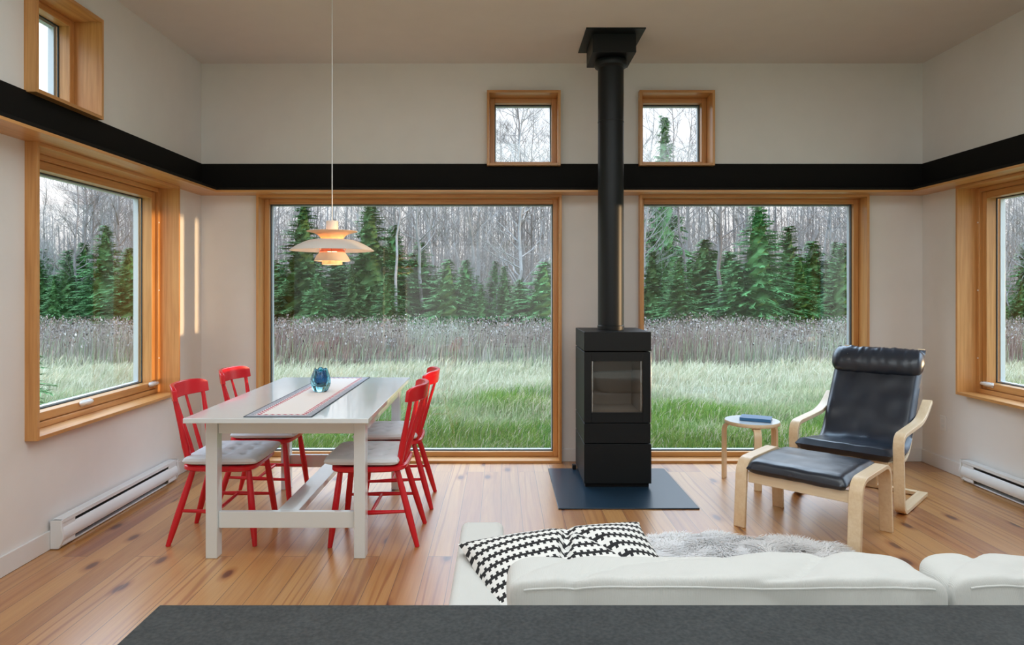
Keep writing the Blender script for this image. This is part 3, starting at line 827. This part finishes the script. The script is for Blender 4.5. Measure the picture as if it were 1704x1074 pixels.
# ------------------------------------------------------------------ rug
def rug():
    rg = random.Random(3)
    def outline(a):
        c, s_ = math.cos(a), math.sin(a)
        r_ = 1 / ((abs(c) ** 3 + abs(s_) ** 3) ** (1 / 3))
        w_ = 1 + .05 * math.sin(3 * a + 1) + .04 * math.sin(5 * a)
        return r_ * w_
    mb = MB(); N = 64; v = [(0, 0, .012)]; f = []
    for k in range(N):
        a = 2 * math.pi * k / N; q = outline(a) * .95
        v.append((q * math.cos(a) * .56, q * math.sin(a) * .46, .006))
    f = [(0, 1 + k, 1 + (k + 1) % N) for k in range(N)]
    mb.add(v, f)
    n0 = len(mb.v)
    V = []; Fc = []
    for i in range(42000):
        a = rg.uniform(0, 2 * math.pi); q = math.sqrt(rg.random()) * outline(a)
        x, y = q * math.cos(a) * .56, q * math.sin(a) * .46
        nz = noise.noise(Vector((x * 9, y * 9, 0))); ang = 6.0 * noise.noise(Vector((x * 5, y * 5, 4))) + rg.uniform(-.6, .6)
        L = .040 + .022 * nz + rg.uniform(0, .02)
        dx, dy = math.cos(ang), math.sin(ang); wx, wy = -dy * .0024, dx * .0024
        p = [(x - wx, y - wy, .006), (x + wx, y + wy, .006), (x + wx + dx * L * .35, y + wy + dy * L * .35, .006 + L * .7), (x - wx + dx * L * .35, y - wy + dy * L * .35, .006 + L * .7), (x + dx * L * 1.0, y + dy * L * 1.0, .004 + L * .82)]
        b = n0 + len(V); V += p; Fc += [(b, b + 1, b + 2, b + 3), (b + 3, b + 2, b + 4)]
    mb.v += V; mb.f += Fc
    me = bpy.data.meshes.new('sheepskin_rug'); me.from_pydata(mb.v, [], mb.f); me.update()
    o = bpy.data.objects.new('sheepskin_rug', me); COL.objects.link(o)
    me.materials.append(simple('grey_white_wool', (.95, .94, .93), .9, sheen=.6))
    return o
o = rug(); o.location = (1.21, 3.31, 0.001); tag(o, 'fluffy pale grey sheepskin rug on the floor behind the sofa', 'rug')

# ------------------------------------------------------------------ sofa (facing the windows)
t = thing('sofa', 'ivory fabric sofa seen from behind the stone worktop', 'sofa', (0, 0, 0))
MB().box(-.135, .008, 1.47, 2.335, .04, .605).obj('armrest', M['sofa'], t, .022, seg=4)
MB().box(2.03, 2.17, 1.47, 2.335, .04, .605).obj('armrest', M['sofa'], t, .022, seg=4)
MB().box(-.135, 2.17, 1.30, 1.465, .04, .66).obj('back_frame', M['sofa'], t, .02, seg=4)
MB().box(.010, 2.028, 1.466, 2.29, .10, .28).obj('base', M['sofa'], t, .01)
for x, y in ((-.09, 1.36), (2.12, 1.36), (-.09, 2.28), (2.12, 2.28)): MB().box(x - .03, x + .03, y - .03, y + .03, 0, .04).obj('foot', M['birch'], t, .003)
def soft_point(co, hx, hy, hz, seed, wr, p, diag):
    x, y, z = co
    L = (abs(x) ** p + abs(y) ** p + abs(z) ** p) ** (1 / p)
    x, y, z = x / L, y / L, z / L
    q = Vector((x * hx, y * hy * (1 - .04 * abs(x) ** 3), z * hz * (1 - .02 * abs(x) ** 6)))
    d_ = noise.noise(Vector((q.x * 3.2 + seed, q.y * 6, q.z * 6))) * wr
    if diag:                       # soft folds running slantwise over the top and back
        k = (q.x - (q.y * 1.6 - q.z * .6) * diag) * 11 + 3.4 * noise.noise(Vector((q.x * 2.1 + seed, q.y * 3, 7)))
        cr = (1 - abs(math.sin(k))) ** 2.2
        d_ -= cr * .026 * max(0, .40 + 1.0 * noise.noise(Vector((q.x * 2.6, q.y * 2, seed))))
        d_ += .004 * noise.noise(Vector((q.x * 14 + q.y * 9, q.y * 14, q.z * 10 + seed)))
    return q + Vector((x ** 3, y ** 3, z ** 3)).normalized() * d_
def puff(hx, hy, hz, seed, wr=.012, n=64, p=5.0, diag=0.0):
    """soft rectangular cushion with folds"""
    bm = bmesh.new(); bmesh.ops.create_cube(bm, size=2.0)
    bmesh.ops.subdivide_edges(bm, edges=bm.edges, cuts=n, use_grid_fill=True)
    for v in bm.verts: v.co = soft_point(v.co, hx, hy, hz, seed, wr, p, diag)
    me = bpy.data.meshes.new('cushion'); bm.to_mesh(me); bm.free()
    o_ = bpy.data.objects.new('cushion', me); COL.objects.link(o_); return o_
for i, xc in enumerate((.505, 1.505)):
    ar = (.497, .086, .20, 3 + 7 * i, .014, 13.0, 1.0)
    o = puff(*ar[:5], p=13.0, diag=1.0); o.name = 'back_cushion'; o.data.materials.append(M['sofa']); o.parent = t
    sm(o, 80); o.location = (xc, 1.585, .556); o.rotation_euler = (R(-3), 0, R(.0 if i == 0 else -.8))
    # welt seam along the upper edge of the back face
    pts = [soft_point((-.97 + 1.94 * k / 90, -1, .91), *ar) + Vector((0, -.0008, 0)) for k in range(91)]
    MB().tube(pts, .0024, 8).obj('seam', M['sofa'], o)
for xc in (.515, 1.525):
    o = puff(.503, .315, .095, 11, wr=.006); o.name = 'seat_cushion'; o.data.materials.append(M['sofa']); o.parent = t
    sm(o, 80); o.location = (xc, 1.985, .375)

# patterned pillow
def pillow(hx, hy, hz):
    n = 60; v = []; f = []; uv = []
    for side in (1, -1):
        for j in range(n + 1):
            for i in range(n + 1):
                u, q = -1 + 2 * i / n, -1 + 2 * j / n
                pin = 1 - .10 * (1 - u * u) * abs(q) ** 2; pin2 = 1 - .10 * (1 - q * q) * abs(u) ** 2
                x, y = u * hx * pin2, q * hy * pin
                z = hz * (max(0, (1 - u * u) * (1 - q * q)) ** .45)
                if side == 1:
                    dd = (u + .12 - .28 * q); z -= .040 * math.exp(-(dd / .055) ** 2) * max(0, (.85 - abs(q - .25))) * (1 - u * u)
                    z -= .018 * math.exp(-((u - .45 + .5 * q) / .07) ** 2) * (1 - q * q)
                z += .006 * noise.noise(Vector((u * 3, q * 3, side))) * (1 - u * u) * (1 - q * q)
                v.append((x, y, side * z)); uv.append(((u + 1) / 2, (q + 1) / 2))
    N = (n + 1) * (n + 1)
    for sd in (0, 1):
        for j in range(n):
            for i in range(n):
                a = sd * N + j * (n + 1) + i; q = (a, a + 1, a + n + 2, a + n + 1); f.append(q if sd == 0 else q[::-1])
    me = bpy.data.meshes.new('throw_pillow'); me.from_pydata(v, [], f); me.update()
    ul = me.uv_layers.new(name='UVMap')
    for lp in me.loops: ul.data[lp.index].uv = uv[lp.vertex_index]
    o_ = bpy.data.objects.new('throw_pillow', me); COL.objects.link(o_); me.materials.append(M['pillow']); sm(o_, 80)
    return o_
o = pillow(.292, .235, .085); o.location = (.208, 1.885, .592); o.rotation_euler = (R(13), R(-2), R(13))
tag(o, 'black and white woven pattern pillow lying in the sofa corner', 'pillow')

# ------------------------------------------------------------------ kitchen counter
t = thing('kitchen_counter', 'dark grey stone topped counter in the foreground', 'counter', (0, 0, 0))
MB().box(-.518, 3.0, .30, 1.035, .890, .920).obj('worktop', M['stone'], t, .002)
MB().box(-.498, 2.98, .33, 1.015, .0, .8895).obj('cabinet', M['white'], t, .003)

# ------------------------------------------------------------------ outside
def gz(d):
    d = np.asarray(d, float); return -.3 - .026 * np.clip(d - 6, 0, 30)
ALB = .5
def mesh_np(name, V, quads, tris, mat, colors=None):
    me = bpy.data.meshes.new(name)
    nq, ntt = len(quads), len(tris)
    me.vertices.add(len(V)); me.vertices.foreach_set('co', V.astype('f').ravel())
    loops = np.concatenate([quads.ravel(), tris.ravel()]) if ntt else quads.ravel()
    me.loops.add(len(loops)); me.loops.foreach_set('vertex_index', loops.astype('i'))
    me.polygons.add(nq + ntt)
    ls = np.concatenate([np.arange(nq) * 4, nq * 4 + np.arange(ntt) * 3]); me.polygons.foreach_set('loop_start', ls.astype('i'))
    me.update(calc_edges=True); me.validate()
    if colors is not None:
        ca = me.color_attributes.new('Col', 'FLOAT_COLOR', 'POINT')
        c4 = np.ones((len(V), 4), 'f'); c4[:, :3] = colors * ALB; ca.data.foreach_set('color', c4.ravel())
    me.materials.append(mat)
    o_ = bpy.data.objects.new(name, me); COL.objects.link(o_); return o_
def vcol_mat(name, trans=.3):
    m = bpy.data.materials.new(name); m.use_nodes = True; t_ = m.node_tree; b = t_.nodes['Principled BSDF']
    a = t_.nodes.new('ShaderNodeVertexColor'); a.layer_name = 'Col'; b.inputs['Roughness'].default_value = .8
    b.inputs['Specular IOR Level'].default_value = .1
    t_.links.new(a.outputs[0], b.inputs['Base Color'])
    tl = t_.nodes.new('ShaderNodeBsdfTranslucent'); t_.links.new(a.outputs[0], tl.inputs[0])
    mx = t_.nodes.new('ShaderNodeMixShader'); mx.inputs[0].default_value = trans
    out = t_.nodes['Material Output']; t_.links.new(b.outputs[0], mx.inputs[1]); t_.links.new(tl.outputs[0], mx.inputs[2]); t_.links.new(mx.outputs[0], out.inputs[0])
    return m
# ground
ys = [-30, 2, 6, 12, 20, 36, 60, 200]; xs = [-200, -60, -20, 0, 20, 60, 200]
V = [(x, y, float(gz(max(y, 6)))) for y in ys for x in xs]; f = []
for j in range(len(ys) - 1):
    for i in range(len(xs) - 1): a = j * len(xs) + i; f.append((a, a + 1, a + len(xs) + 1, a + len(xs)))
gm = Mat('field_soil', (.2, .22, .1), .95); vv = gm.coord()
gm.base(gm.mix(gm.noise(.9, 6, vv, .6), (.11, .16, .055), (.21, .21, .13)))
tag(MB().add(V, f).obj('field_ground', gm.m, smooth=False), kind='structure')

rs = np.random.RandomState(11)
def pnoise(x, y, s, seed=0):
    r_ = np.random.RandomState(seed); out = 0
    for k in range(7):
        a = r_.uniform(0, 6.28); fr = s * r_.uniform(.5, 2.2); out = out + np.sin((x * math.cos(a) + y * math.sin(a)) * fr + r_.uniform(0, 6.28))
    return out / 7 * 1.6
def blades(name, N, d0, d1, pw_, hfun, wfun, cfun, lean, mat, spread=(-.86, .86), extra=None):
    u = rs.rand(N)
    d_ = (d0 ** (1 - pw_) + u * (d1 ** (1 - pw_) - d0 ** (1 - pw_))) ** (1 / (1 - pw_))
    x = d_ * rs.uniform(spread[0], spread[1], N)
    keep = ~((x > XL - .4) & (x < XR + .4) & (d_ < YB + .35))
    x, d_ = x[keep], d_[keep]; N = len(x)
    h = hfun(x, d_) ; w_ = wfun(x, d_)
    ang = rs.uniform(0, 2 * math.pi, N); ln_ = lean * h * rs.rand(N)
    la = rs.normal(0, 1.0, N) + .6
    dx, dy = np.cos(la) * ln_, np.sin(la) * ln_
    wx, wy = np.cos(ang) * w_ / 2, np.sin(ang) * w_ / 2
    z = gz(d_)
    V = np.empty((N, 5, 3))
    V[:, 0] = np.stack([x - wx, d_ - wy, z], 1); V[:, 1] = np.stack([x + wx, d_ + wy, z], 1)
    V[:, 2] = np.stack([x + wx * .8 + dx * .35, d_ + wy * .8 + dy * .35, z + h * .6], 1)
    V[:, 3] = np.stack([x - wx * .8 + dx * .35, d_ - wy * .8 + dy * .35, z + h * .6], 1)
    V[:, 4] = np.stack([x + dx, d_ + dy, z + h * (1 - .2 * lean)], 1)
    b = np.arange(N)[:, None] * 5
    q = b + np.array([0, 1, 2, 3]); tr = b + np.array([3, 2, 4])
    c = np.repeat(cfun(x, d_)[:, None, :], 5, 1)
    V = V.reshape(-1, 3); c = c.reshape(-1, 3)
    o_ = mesh_np(name, V, q, tr, mat, c)
    return o_
def lerp3(a, b, t_): return np.array(a)[None] * (1 - t_)[:, None] + np.array(b)[None] * t_[:, None]
vm = vcol_mat('grass_blades')
def gcol(x, d_):
    n = len(x); far = np.clip((d_ - 8.6 + 2.4 * pnoise(x, d_, 1.3, 4)) / 3.0, 0, 1); j = rs.rand(n)
    g = lerp3((.09, .27, .04), (.36, .50, .10), j); p = lerp3((.52, .56, .32), (1.0, .92, .70), j)
    dry = (rs.rand(n) < (.12 + .25 * np.clip(pnoise(x, d_, 2.3, 9), 0, 1)))
    c = g * (1 - far)[:, None] + p * far[:, None]
    c[dry] = lerp3((.66, .58, .36), (.84, .76, .52), j)[dry]
    return c
o = blades('meadow_grass', 190000, 5.9, 17.5, 1.6, lambda x, d_: (.17 + .05 * np.clip(d_ - 6, 0, 6) / 2) * (1 + .45 * pnoise(x, d_, 2.6, 2)) * rs.uniform(.5, 1.25, len(x)),
           lambda x, d_: .0045 + .0009 * d_, gcol, .75, vm)
tag(o, 'green to pale dry meadow grass growing outside the windows', 'grass', kind='stuff')
def wcol(x, d_):
    j = rs.rand(len(x)); pk = np.clip(.5 + pnoise(x, d_, .8, 21), 0, 1)
    a = lerp3((.20, .11, .09), (.52, .38, .32), j); b = lerp3((.34, .32, .22), (.84, .80, .68), j)
    gr = (rs.rand(len(x)) < np.clip(.35 - (d_ - 15.8) * .12, .04, 1)); c = a * (1 - pk * .7)[:, None] + b * (pk * .7)[:, None]
    c[gr] = lerp3((.30, .42, .22), (.62, .66, .44), j)[gr]; return c
vm2 = vcol_mat('weed_stems', .15)
o = blades('dry_weeds', 60000, 15.8, 27, 1.01, lambda x, d_: 1.02 * (1 + .20 * pnoise(x, d_, 1.7, 5)) * rs.uniform(.45, 1.15, len(x)) * np.clip(.62 + (d_ - 15.8) * .25, 0, 1),
           lambda x, d_: .010 + 0 * d_ + .012 * rs.rand(len(x)), wcol, .28, vm2)
tag(o, 'tall brown dry weeds in a band across the field before the wood', 'weeds', kind='stuff')
# seed heads of the weeds: small tufts
N = 26000; dd = rs.uniform(15.8, 26, N); xx = dd * rs.uniform(-.86, .86, N)
hh = 1.0 * (1 + .16 * pnoise(xx, dd, 1.7, 5)) * (1.12 - .62 * rs.beta(1, 1.5, N)); sz = rs.uniform(.014, .038, N)
T = rs.normal(0, 1, (N, 4, 3)); T /= np.linalg.norm(T, axis=2, keepdims=True); T *= sz[:, None, None]; T[:, :, 2] *= 1.5
C = np.stack([xx, dd, gz(dd) + hh], 1)[:, None, :]
Vh = (C + T).reshape(-1, 3); b = np.arange(N)[:, None] * 4
tri = np.concatenate([b + np.array([0, 1, 2]), b + np.array([0, 2, 3]), b + np.array([0, 3, 1])])
cc = lerp3((.36, .28, .25), (.72, .68, .62), rs.rand(N) ** 1.6); cc = np.repeat(cc[:, None], 4, 1).reshape(-1, 3)
o = mesh_np('weed_seed_heads', Vh, np.zeros((0, 4), int), tri, vm2, cc)
tag(o, 'pale fluffy seed heads on the dry weeds before the wood', 'weeds', kind='stuff')

# conifers
def needle_mat(name, c1, c2):
    m = Mat(name, c1, .75, spec=.15)
    oi = m.n('ObjectInfo'); g = m.noise(3.5, 4, m.coord(), .6)
    c = m.mix(g, c1, c2)
    hs = m.n('HueSaturation'); m.l(c, hs.inputs['Color'])
    m.l(m.math('ADD', m.math('MULTIPLY', oi.outputs['Random'], .5), .75), hs.inputs['Value'])
    m.l(m.math('ADD', m.math('MULTIPLY', oi.outputs['Random'], .03), .485), hs.inputs['Hue'])
    m.base(hs.outputs[0]); return m.m
M['needle'] = needle_mat('spruce_needles', (.040, .125, .040), (.12, .25, .085))
bark = Mat('grey_bark', (.3, .28, .26), .9); vv = bark.coord((3, 3, 1)); oi = bark.n('ObjectInfo')
bark.base(bark.mix(oi.outputs['Random'], bark.mix(bark.noise(5, 4, vv), (.055, .043, .040), (.20, .17, .16)), bark.mix(bark.noise(5, 4, vv), (.15, .14, .13), (.34, .33, .32))))
M['bark'] = bark.m
def conifer_mesh(h, rad, seed, low=.04):
    r_ = np.random.RandomState(seed); V = []; Q = []
    lv = int(h / .15); tri = []
    for k in range(lv):
        z = h * (low + (1 - low) * k / lv); fr = 1 - z / h
        L0 = rad * (fr ** .85) * (1 + .10 * r_.normal()) + .06
        nb = 8 + int(6 * fr)
        for b in range(nb):
            a = r_.uniform(0, 2 * math.pi); L = L0 * r_.uniform(.62, 1.12); pitch = r_.uniform(-.25, .12) + (1 - fr) * .6
            ca, sa = math.cos(a), math.sin(a); n = max(4, int(L / .08)); zz = z + r_.uniform(-.08, .08)
            for s_ in range(n):
                q = (s_ + .6) / n; rr = L * q; droop = -.16 * L * q * q + L * q * math.tan(pitch) * .55
                bx, by, bz = rr * ca, rr * sa, zz + droop
                tl = .17 + .22 * L * (1 - q) * .55
                for sd in (-1, 1, -1, 1):
                    aa = a + sd * r_.uniform(.3, 1.3); tx, ty = math.cos(aa) * tl, math.sin(aa) * tl; tz = r_.uniform(-.45, .12) * tl
                    w_ = .022 + .016 * r_.rand(); px, py = -math.sin(aa) * w_, math.cos(aa) * w_
                    V += [(bx - px, by - py, bz), (bx + px, by + py, bz - w_ * .5), (bx + tx, by + ty, bz + tz)]
            V += [(L * .55 * ca - sa * .03, L * .55 * sa + ca * .03, zz + L * .55 * math.tan(pitch) * .5), (L * .55 * ca + sa * .03, L * .55 * sa - ca * .03, zz + L * .55 * math.tan(pitch) * .5 - .02), (L * 1.08 * ca, L * 1.08 * sa, zz - .17 * L + L * math.tan(pitch) * .55)]
    # dense inner growth
    K = 26; NR = 14
    for k in range(K):
        for c_ in range(NR):
            def P(kk, cc):
                z = h * (low + (.97 - low) * kk / K); fr = 1 - z / h
                rr = rad * .40 * fr ** .85 * (1 + .35 * math.sin(kk * 2.1 + cc * 1.7) * math.cos(cc * 2.9 + seed)); a = 2 * math.pi * (cc % NR) / NR
                return (rr * math.cos(a), rr * math.sin(a), z)
            p0, p1, p2, p3 = P(k, c_), P(k, (c_ + 1) % NR), P(k + 1, (c_ + 1) % NR), P(k + 1, c_)
            V += [p0, p1, p2, p0, p2, p3]
    V = np.array(V, float); tri = np.arange(len(V)).reshape(-1, 3)
    me = bpy.data.meshes.new('foliage'); me.vertices.add(len(V)); me.vertices.foreach_set('co', V.astype('f').ravel())
    me.loops.add(len(V)); me.loops.foreach_set('vertex_index', tri.ravel().astype('i')); me.polygons.add(len(tri))
    me.polygons.foreach_set('loop_start', (np.arange(len(tri)) * 3).astype('i')); me.update(calc_edges=True)
    me.materials.append(M['needle']); return me
def make_conifer(h, rad, seed, name='spruce_tree'):
    t_ = thing(name, '', 'tree')
    me = conifer_mesh(h, rad, seed); fo = bpy.data.objects.new('foliage', me); COL.objects.link(fo); fo.parent = t_
    MB().tube([(0, 0, -.1), (0, 0, h * .5), (0, 0, h * .98)], [.018 * h, .011 * h, .003 * h], 7).obj('trunk', M['bark'], t_)
    return t_
protos = [make_conifer(5.6, 1.75, 1), make_conifer(5.0, 1.35, 2), make_conifer(4.2, 1.7, 3), make_conifer(6.4, 1.9, 4)]
ph = [5.6, 5.0, 4.2, 6.4]
used = [False] * 4
def place_conifer(x, d_, h, label, group, k=None, wide=1.0):
    k = rnd.randrange(4) if k is None else k
    if not used[k]: o_ = protos[k]; used[k] = True
    else: o_ = dup(protos[k], (0, 0, 0), 0)
    s_ = h / ph[k]; o_.location = (x, d_, float(gz(d_)) - .05); o_.rotation_euler = (0, 0, rnd.uniform(0, 6.28)); o_.scale = (s_ * wide, s_ * wide, s_)
    o_['label'] = label
    if group: o_['group'] = group
    return o_
def px(x, d_): return (x - PX) * d_ / F
def hh_(ytop, d_): return H + (PY - ytop) * d_ / F - float(gz(d_))
named = [
    (505, 33, 325, 3, 'tall dense green spruce near the left edge of the large dining window'),
    (615, 34, 322, 0, 'tall green spruce standing right behind the pendant lamp'),
    (745, 29, 428, 2, 'broad green spruce in the middle of the large dining window'),
    (865, 30, 462, 2, 'low bushy spruce just left of the stove behind the weeds'),
    (1262, 30, 325, 3, 'tall full spruce in the middle of the window behind the stool'),
    (1400, 32, 400, 1, 'green spruce by the right edge of the window behind the armchair'),
    (175, 33, 372, 0, 'tallest green spruce seen through the left wall window'),
]
for (x, d_, yt, k, lb) in named: place_conifer(px(x, d_), d_, hh_(yt, d_), lb, None, k, 1.2)
place_conifer(px(1104, 46), 46, hh_(186, 46), 'slender pointed spruce rising into the small window right of the flue pipe', None, 1, .60)
place_conifer(-5.55, 7.0, 2.7, 'young spruce close outside the left wall window, tips at its lower edge', None, 1, 1.3)
rest = [(455, 37, 430), (560, 35, 405), (655, 37, 372), (700, 39, 400), (800, 35, 470), (905, 29, 432), (935, 34, 400), (1000, 33, 420), (1085, 34, 415), (1130, 31, 425), (1172, 36, 395), (1212, 34, 415),
        (1312, 35, 372), (1352, 37, 398), (1445, 34, 420), (530, 30, 452), (585, 31, 440), (645, 30, 455), (1225, 30, 430), (1330, 31, 425), (775, 36, 430), (840, 37, 440),
        (65, 36, 430), (112, 35, 425), (140, 37, 400), (215, 31, 410), (245, 34, 400), (20, 37, 420), (90, 31, 455), (290, 34, 400), (340, 35, 390), (390, 36, 410), (420, 32, 430)]
for i in range(14): rest.append((1490 + i * 42, 33 + (i * 7) % 5, 420 + (i * 29) % 50))
for i in range(8): rest.append((-30 - i * 50, 33 + (i * 5) % 6, 400 + (i * 23) % 50))
gl = 'dark green bushy spruce in the row at the edge of the wood'
for i in range(48):
    u = -.80 + 1.64 * i / 47 + rnd.uniform(-.012, .012); d_ = rnd.uniform(38, 45)
    yt = rnd.uniform(395, 452) if u * F + PX < 720 or u * F + PX > 1060 else rnd.uniform(425, 470)
    rest.append((PX + u * F, d_, yt))
for (x, d_, yt) in rest: place_conifer(px(x, d_), d_, hh_(yt, d_), gl, 'spruces at the edge of the wood', None, rnd.uniform(1.1, 1.5))

# bare trees
def bare_mesh(h, seed, nbr=34, r0=.12, lowest=.25, spread=1.0):
    r_ = random.Random(seed); V = []; Fq = []
    def seg(p, q, ra, rb, n):
        t_ = (q - p).normalized(); a = Vector((0, 0, 1)) if abs(t_.z) < .9 else Vector((1, 0, 0)); u = t_.cross(a).normalized(); w_ = t_.cross(u)
        b = len(V)
        for (c, rr) in ((p, ra), (q, rb)):
            for k in range(n):
                an = 2 * math.pi * k / n; V.append(tuple(c + (u * math.cos(an) + w_ * math.sin(an)) * rr))
        for k in range(n): Fq.append((b + k, b + (k + 1) % n, b + n + (k + 1) % n, b + n + k))
    def limb(p, d_, L, ra, depth):
        n = 4 if depth == 1 else 3; cur = p.copy(); dr = d_.copy(); pts = [cur]
        for k in range(n):
            dr = (dr + Vector((r_.gauss(0, .16), r_.gauss(0, .16), r_.gauss(.06, .12)))).normalized(); nx = cur + dr * L / n
            seg(cur, nx, ra * (1 - .8 * k / n), ra * (1 - .8 * (k + 1) / n), 4 if depth == 1 else 3)
            cur = nx; pts.append(cur)
        if depth < 3:
            for k in range((6 if depth == 1 else 4)):
                q = r_.uniform(.25, 1) * n; i = min(n - 1, int(q)); pp = pts[i].lerp(pts[i + 1], q - i)
                nd = (dr + Vector((r_.gauss(0, .6), r_.gauss(0, .6), r_.gauss(.15, .35)))).normalized()
                limb(pp, nd, L * r_.uniform(.35, .6), max(.006, ra * .42), depth + 1)
    K = 12; tp = [Vector((0, 0, -.2))]; lx_, ly_ = r_.gauss(0, .025), r_.gauss(0, .025)
    for k in range(1, K + 1): tp.append(Vector((lx_ * h * k / K + r_.gauss(0, .07), ly_ * h * k / K + r_.gauss(0, .07), h * k / K)))
    for k in range(K): seg(tp[k], tp[k + 1], r0 * (1 - .9 * k / K), r0 * (1 - .9 * (k + 1) / K), 7)
    for b in range(nbr):
        q = (lowest + (1 - lowest) * (b + r_.random()) / nbr) * K; i = min(K - 1, int(q)); p = tp[i].lerp(tp[i + 1], q - i)
        a = r_.uniform(0, 6.28); up_ = r_.uniform(.35, 1.1); fr = 1 - q / K
        d_ = Vector((math.cos(a), math.sin(a), up_)).normalized()
        limb(p, d_, (.8 + h * .17 * fr + r_.uniform(0, .8)) * spread, r0 * (.12 + .32 * fr) * r_.uniform(.6, 1.1), 1)
    me = bpy.data.meshes.new('bare_tree'); me.from_pydata(V, [], Fq); me.update(); me.materials.append(M['bark']); return me
bms = [bare_mesh(15, 21, 30, .13, .3), bare_mesh(17, 22, 34, .15, .35), bare_mesh(13, 23, 34, .10, .15), bare_mesh(16, 24, 26, .12, .45), bare_mesh(14, 25, 40, .11, .12)]
bh_ = [15, 17, 13, 16, 14]
smm = [bare_mesh(7, 31, 22, .045, .06, .8), bare_mesh(6, 32, 24, .04, .05, .9), bare_mesh(8, 33, 24, .05, .1, .8)]
def place_bare(x, d_, h, label, group, k=None, sap=False, wide=1):
    lst = smm if sap else bms; hs = (7, 6, 8) if sap else bh_
    k = rnd.randrange(len(lst)) if k is None else k
    o_ = bpy.data.objects.new('bare_sapling' if sap else 'bare_tree', lst[k]); COL.objects.link(o_)
    s_ = h / hs[k]; o_.location = (x, d_, float(gz(d_)) - .05); o_.rotation_euler = (R(rnd.gauss(0, 1.6)), R(rnd.gauss(0, 1.6)), rnd.uniform(0, 6.28)); o_.scale = (s_ * wide, s_ * wide, s_)
    tag(o_, label, 'tree', group); return o_
place_bare(px(862, 38), 38, 14, 'pale leafless birch with spreading branches in the small window left of the flue', None, 4, wide=1.25)
place_bare(px(1146, 40), 40, 14, 'leafless tree right of the pointed spruce in the small window right of the flue', None, 3)
place_bare(px(655, 33), 33, 12, 'thin pale leafless trunk left of centre in the large dining window', None, 3)
place_bare(px(1196, 32), 32, 13, 'grey leafless trunk left of the full spruce behind the stool', None, 0)
place_bare(px(125, 36), 36, 11, 'leafless grey tree rising left of the tallest spruce in the left wall window', None, 2)
gb = 'tall leafless grey tree standing in the wood'
for i in range(165):
    d_ = rnd.uniform(37, 78); u = rnd.uniform(-.80, .86)
    if u < -.62: hmax = 9.5
    else: hmax = 17
    place_bare(u * d_, d_, rnd.uniform(.68, 1.0) * hmax * (1 + .25 * (d_ - 37) / 40), gb, 'leafless trees in the wood')
gs = 'thin leafless sapling at the foot of the wood'
for i in range(120):
    d_ = rnd.uniform(33, 60); u = rnd.uniform(-.80, .86)
    place_bare(u * d_, d_, rnd.uniform(4, 7.5), gs, 'leafless saplings in the wood', sap=True)

# the wood goes on far behind: trunks and twigs nobody could count
def distant_wood():
    r_ = np.random.RandomState(5); Vs = []; Cs = []
    def quads(x, y, z0, x1, y1, z1, w_, c):
        n = len(x); V = np.empty((n, 4, 3)); V[:, 0] = np.stack([x - w_, y, z0], 1); V[:, 1] = np.stack([x + w_, y, z0], 1)
        V[:, 2] = np.stack([x1 + w_ * .5, y1, z1], 1); V[:, 3] = np.stack([x1 - w_ * .5, y1, z1], 1)
        Vs.append(V); Cs.append(np.repeat(c[:, None], 4, 1))
    n = 650; y = r_.uniform(62, 105, n); x = y * r_.uniform(-.82, .88, n); h = r_.uniform(9, 17, n) * np.where(x / y < -.6, .6, 1) * y / 75; j = r_.rand(n)
    quads(x, y, gz(y) - .2, x + r_.normal(0, .5, n), y, gz(y) + h, r_.uniform(.04, .13, n), lerp3((.22, .19, .18), (.62, .60, .59), j))
    n = 95000; y = r_.uniform(50, 100, n); x = y * r_.uniform(-.82, .88, n); zr = r_.beta(1.1, 2.5, n) * 13 * y / 70 * np.where(x / y < -.6, .6, 1)
    L = r_.uniform(.5, 2.0, n); a = r_.normal(0, .9, n)
    quads(x, y, gz(y) + zr, x + np.sin(a) * L, y + r_.normal(0, .3, n), gz(y) + zr + np.cos(a) * L, r_.uniform(.007, .022, n), lerp3((.20, .13, .11), (.48, .40, .36), r_.rand(n)))
    V = np.concatenate(Vs).reshape(-1, 3); C_ = np.concatenate(Cs).reshape(-1, 3); q = np.arange(len(V)).reshape(-1, 4)
    o_ = mesh_np('distant_woodland', V, q, np.zeros((0, 3), int), vm2, C_)
    tag(o_, 'grey brown tangle of trunks and twigs deep in the wood', 'woodland', kind='stuff')
distant_wood()
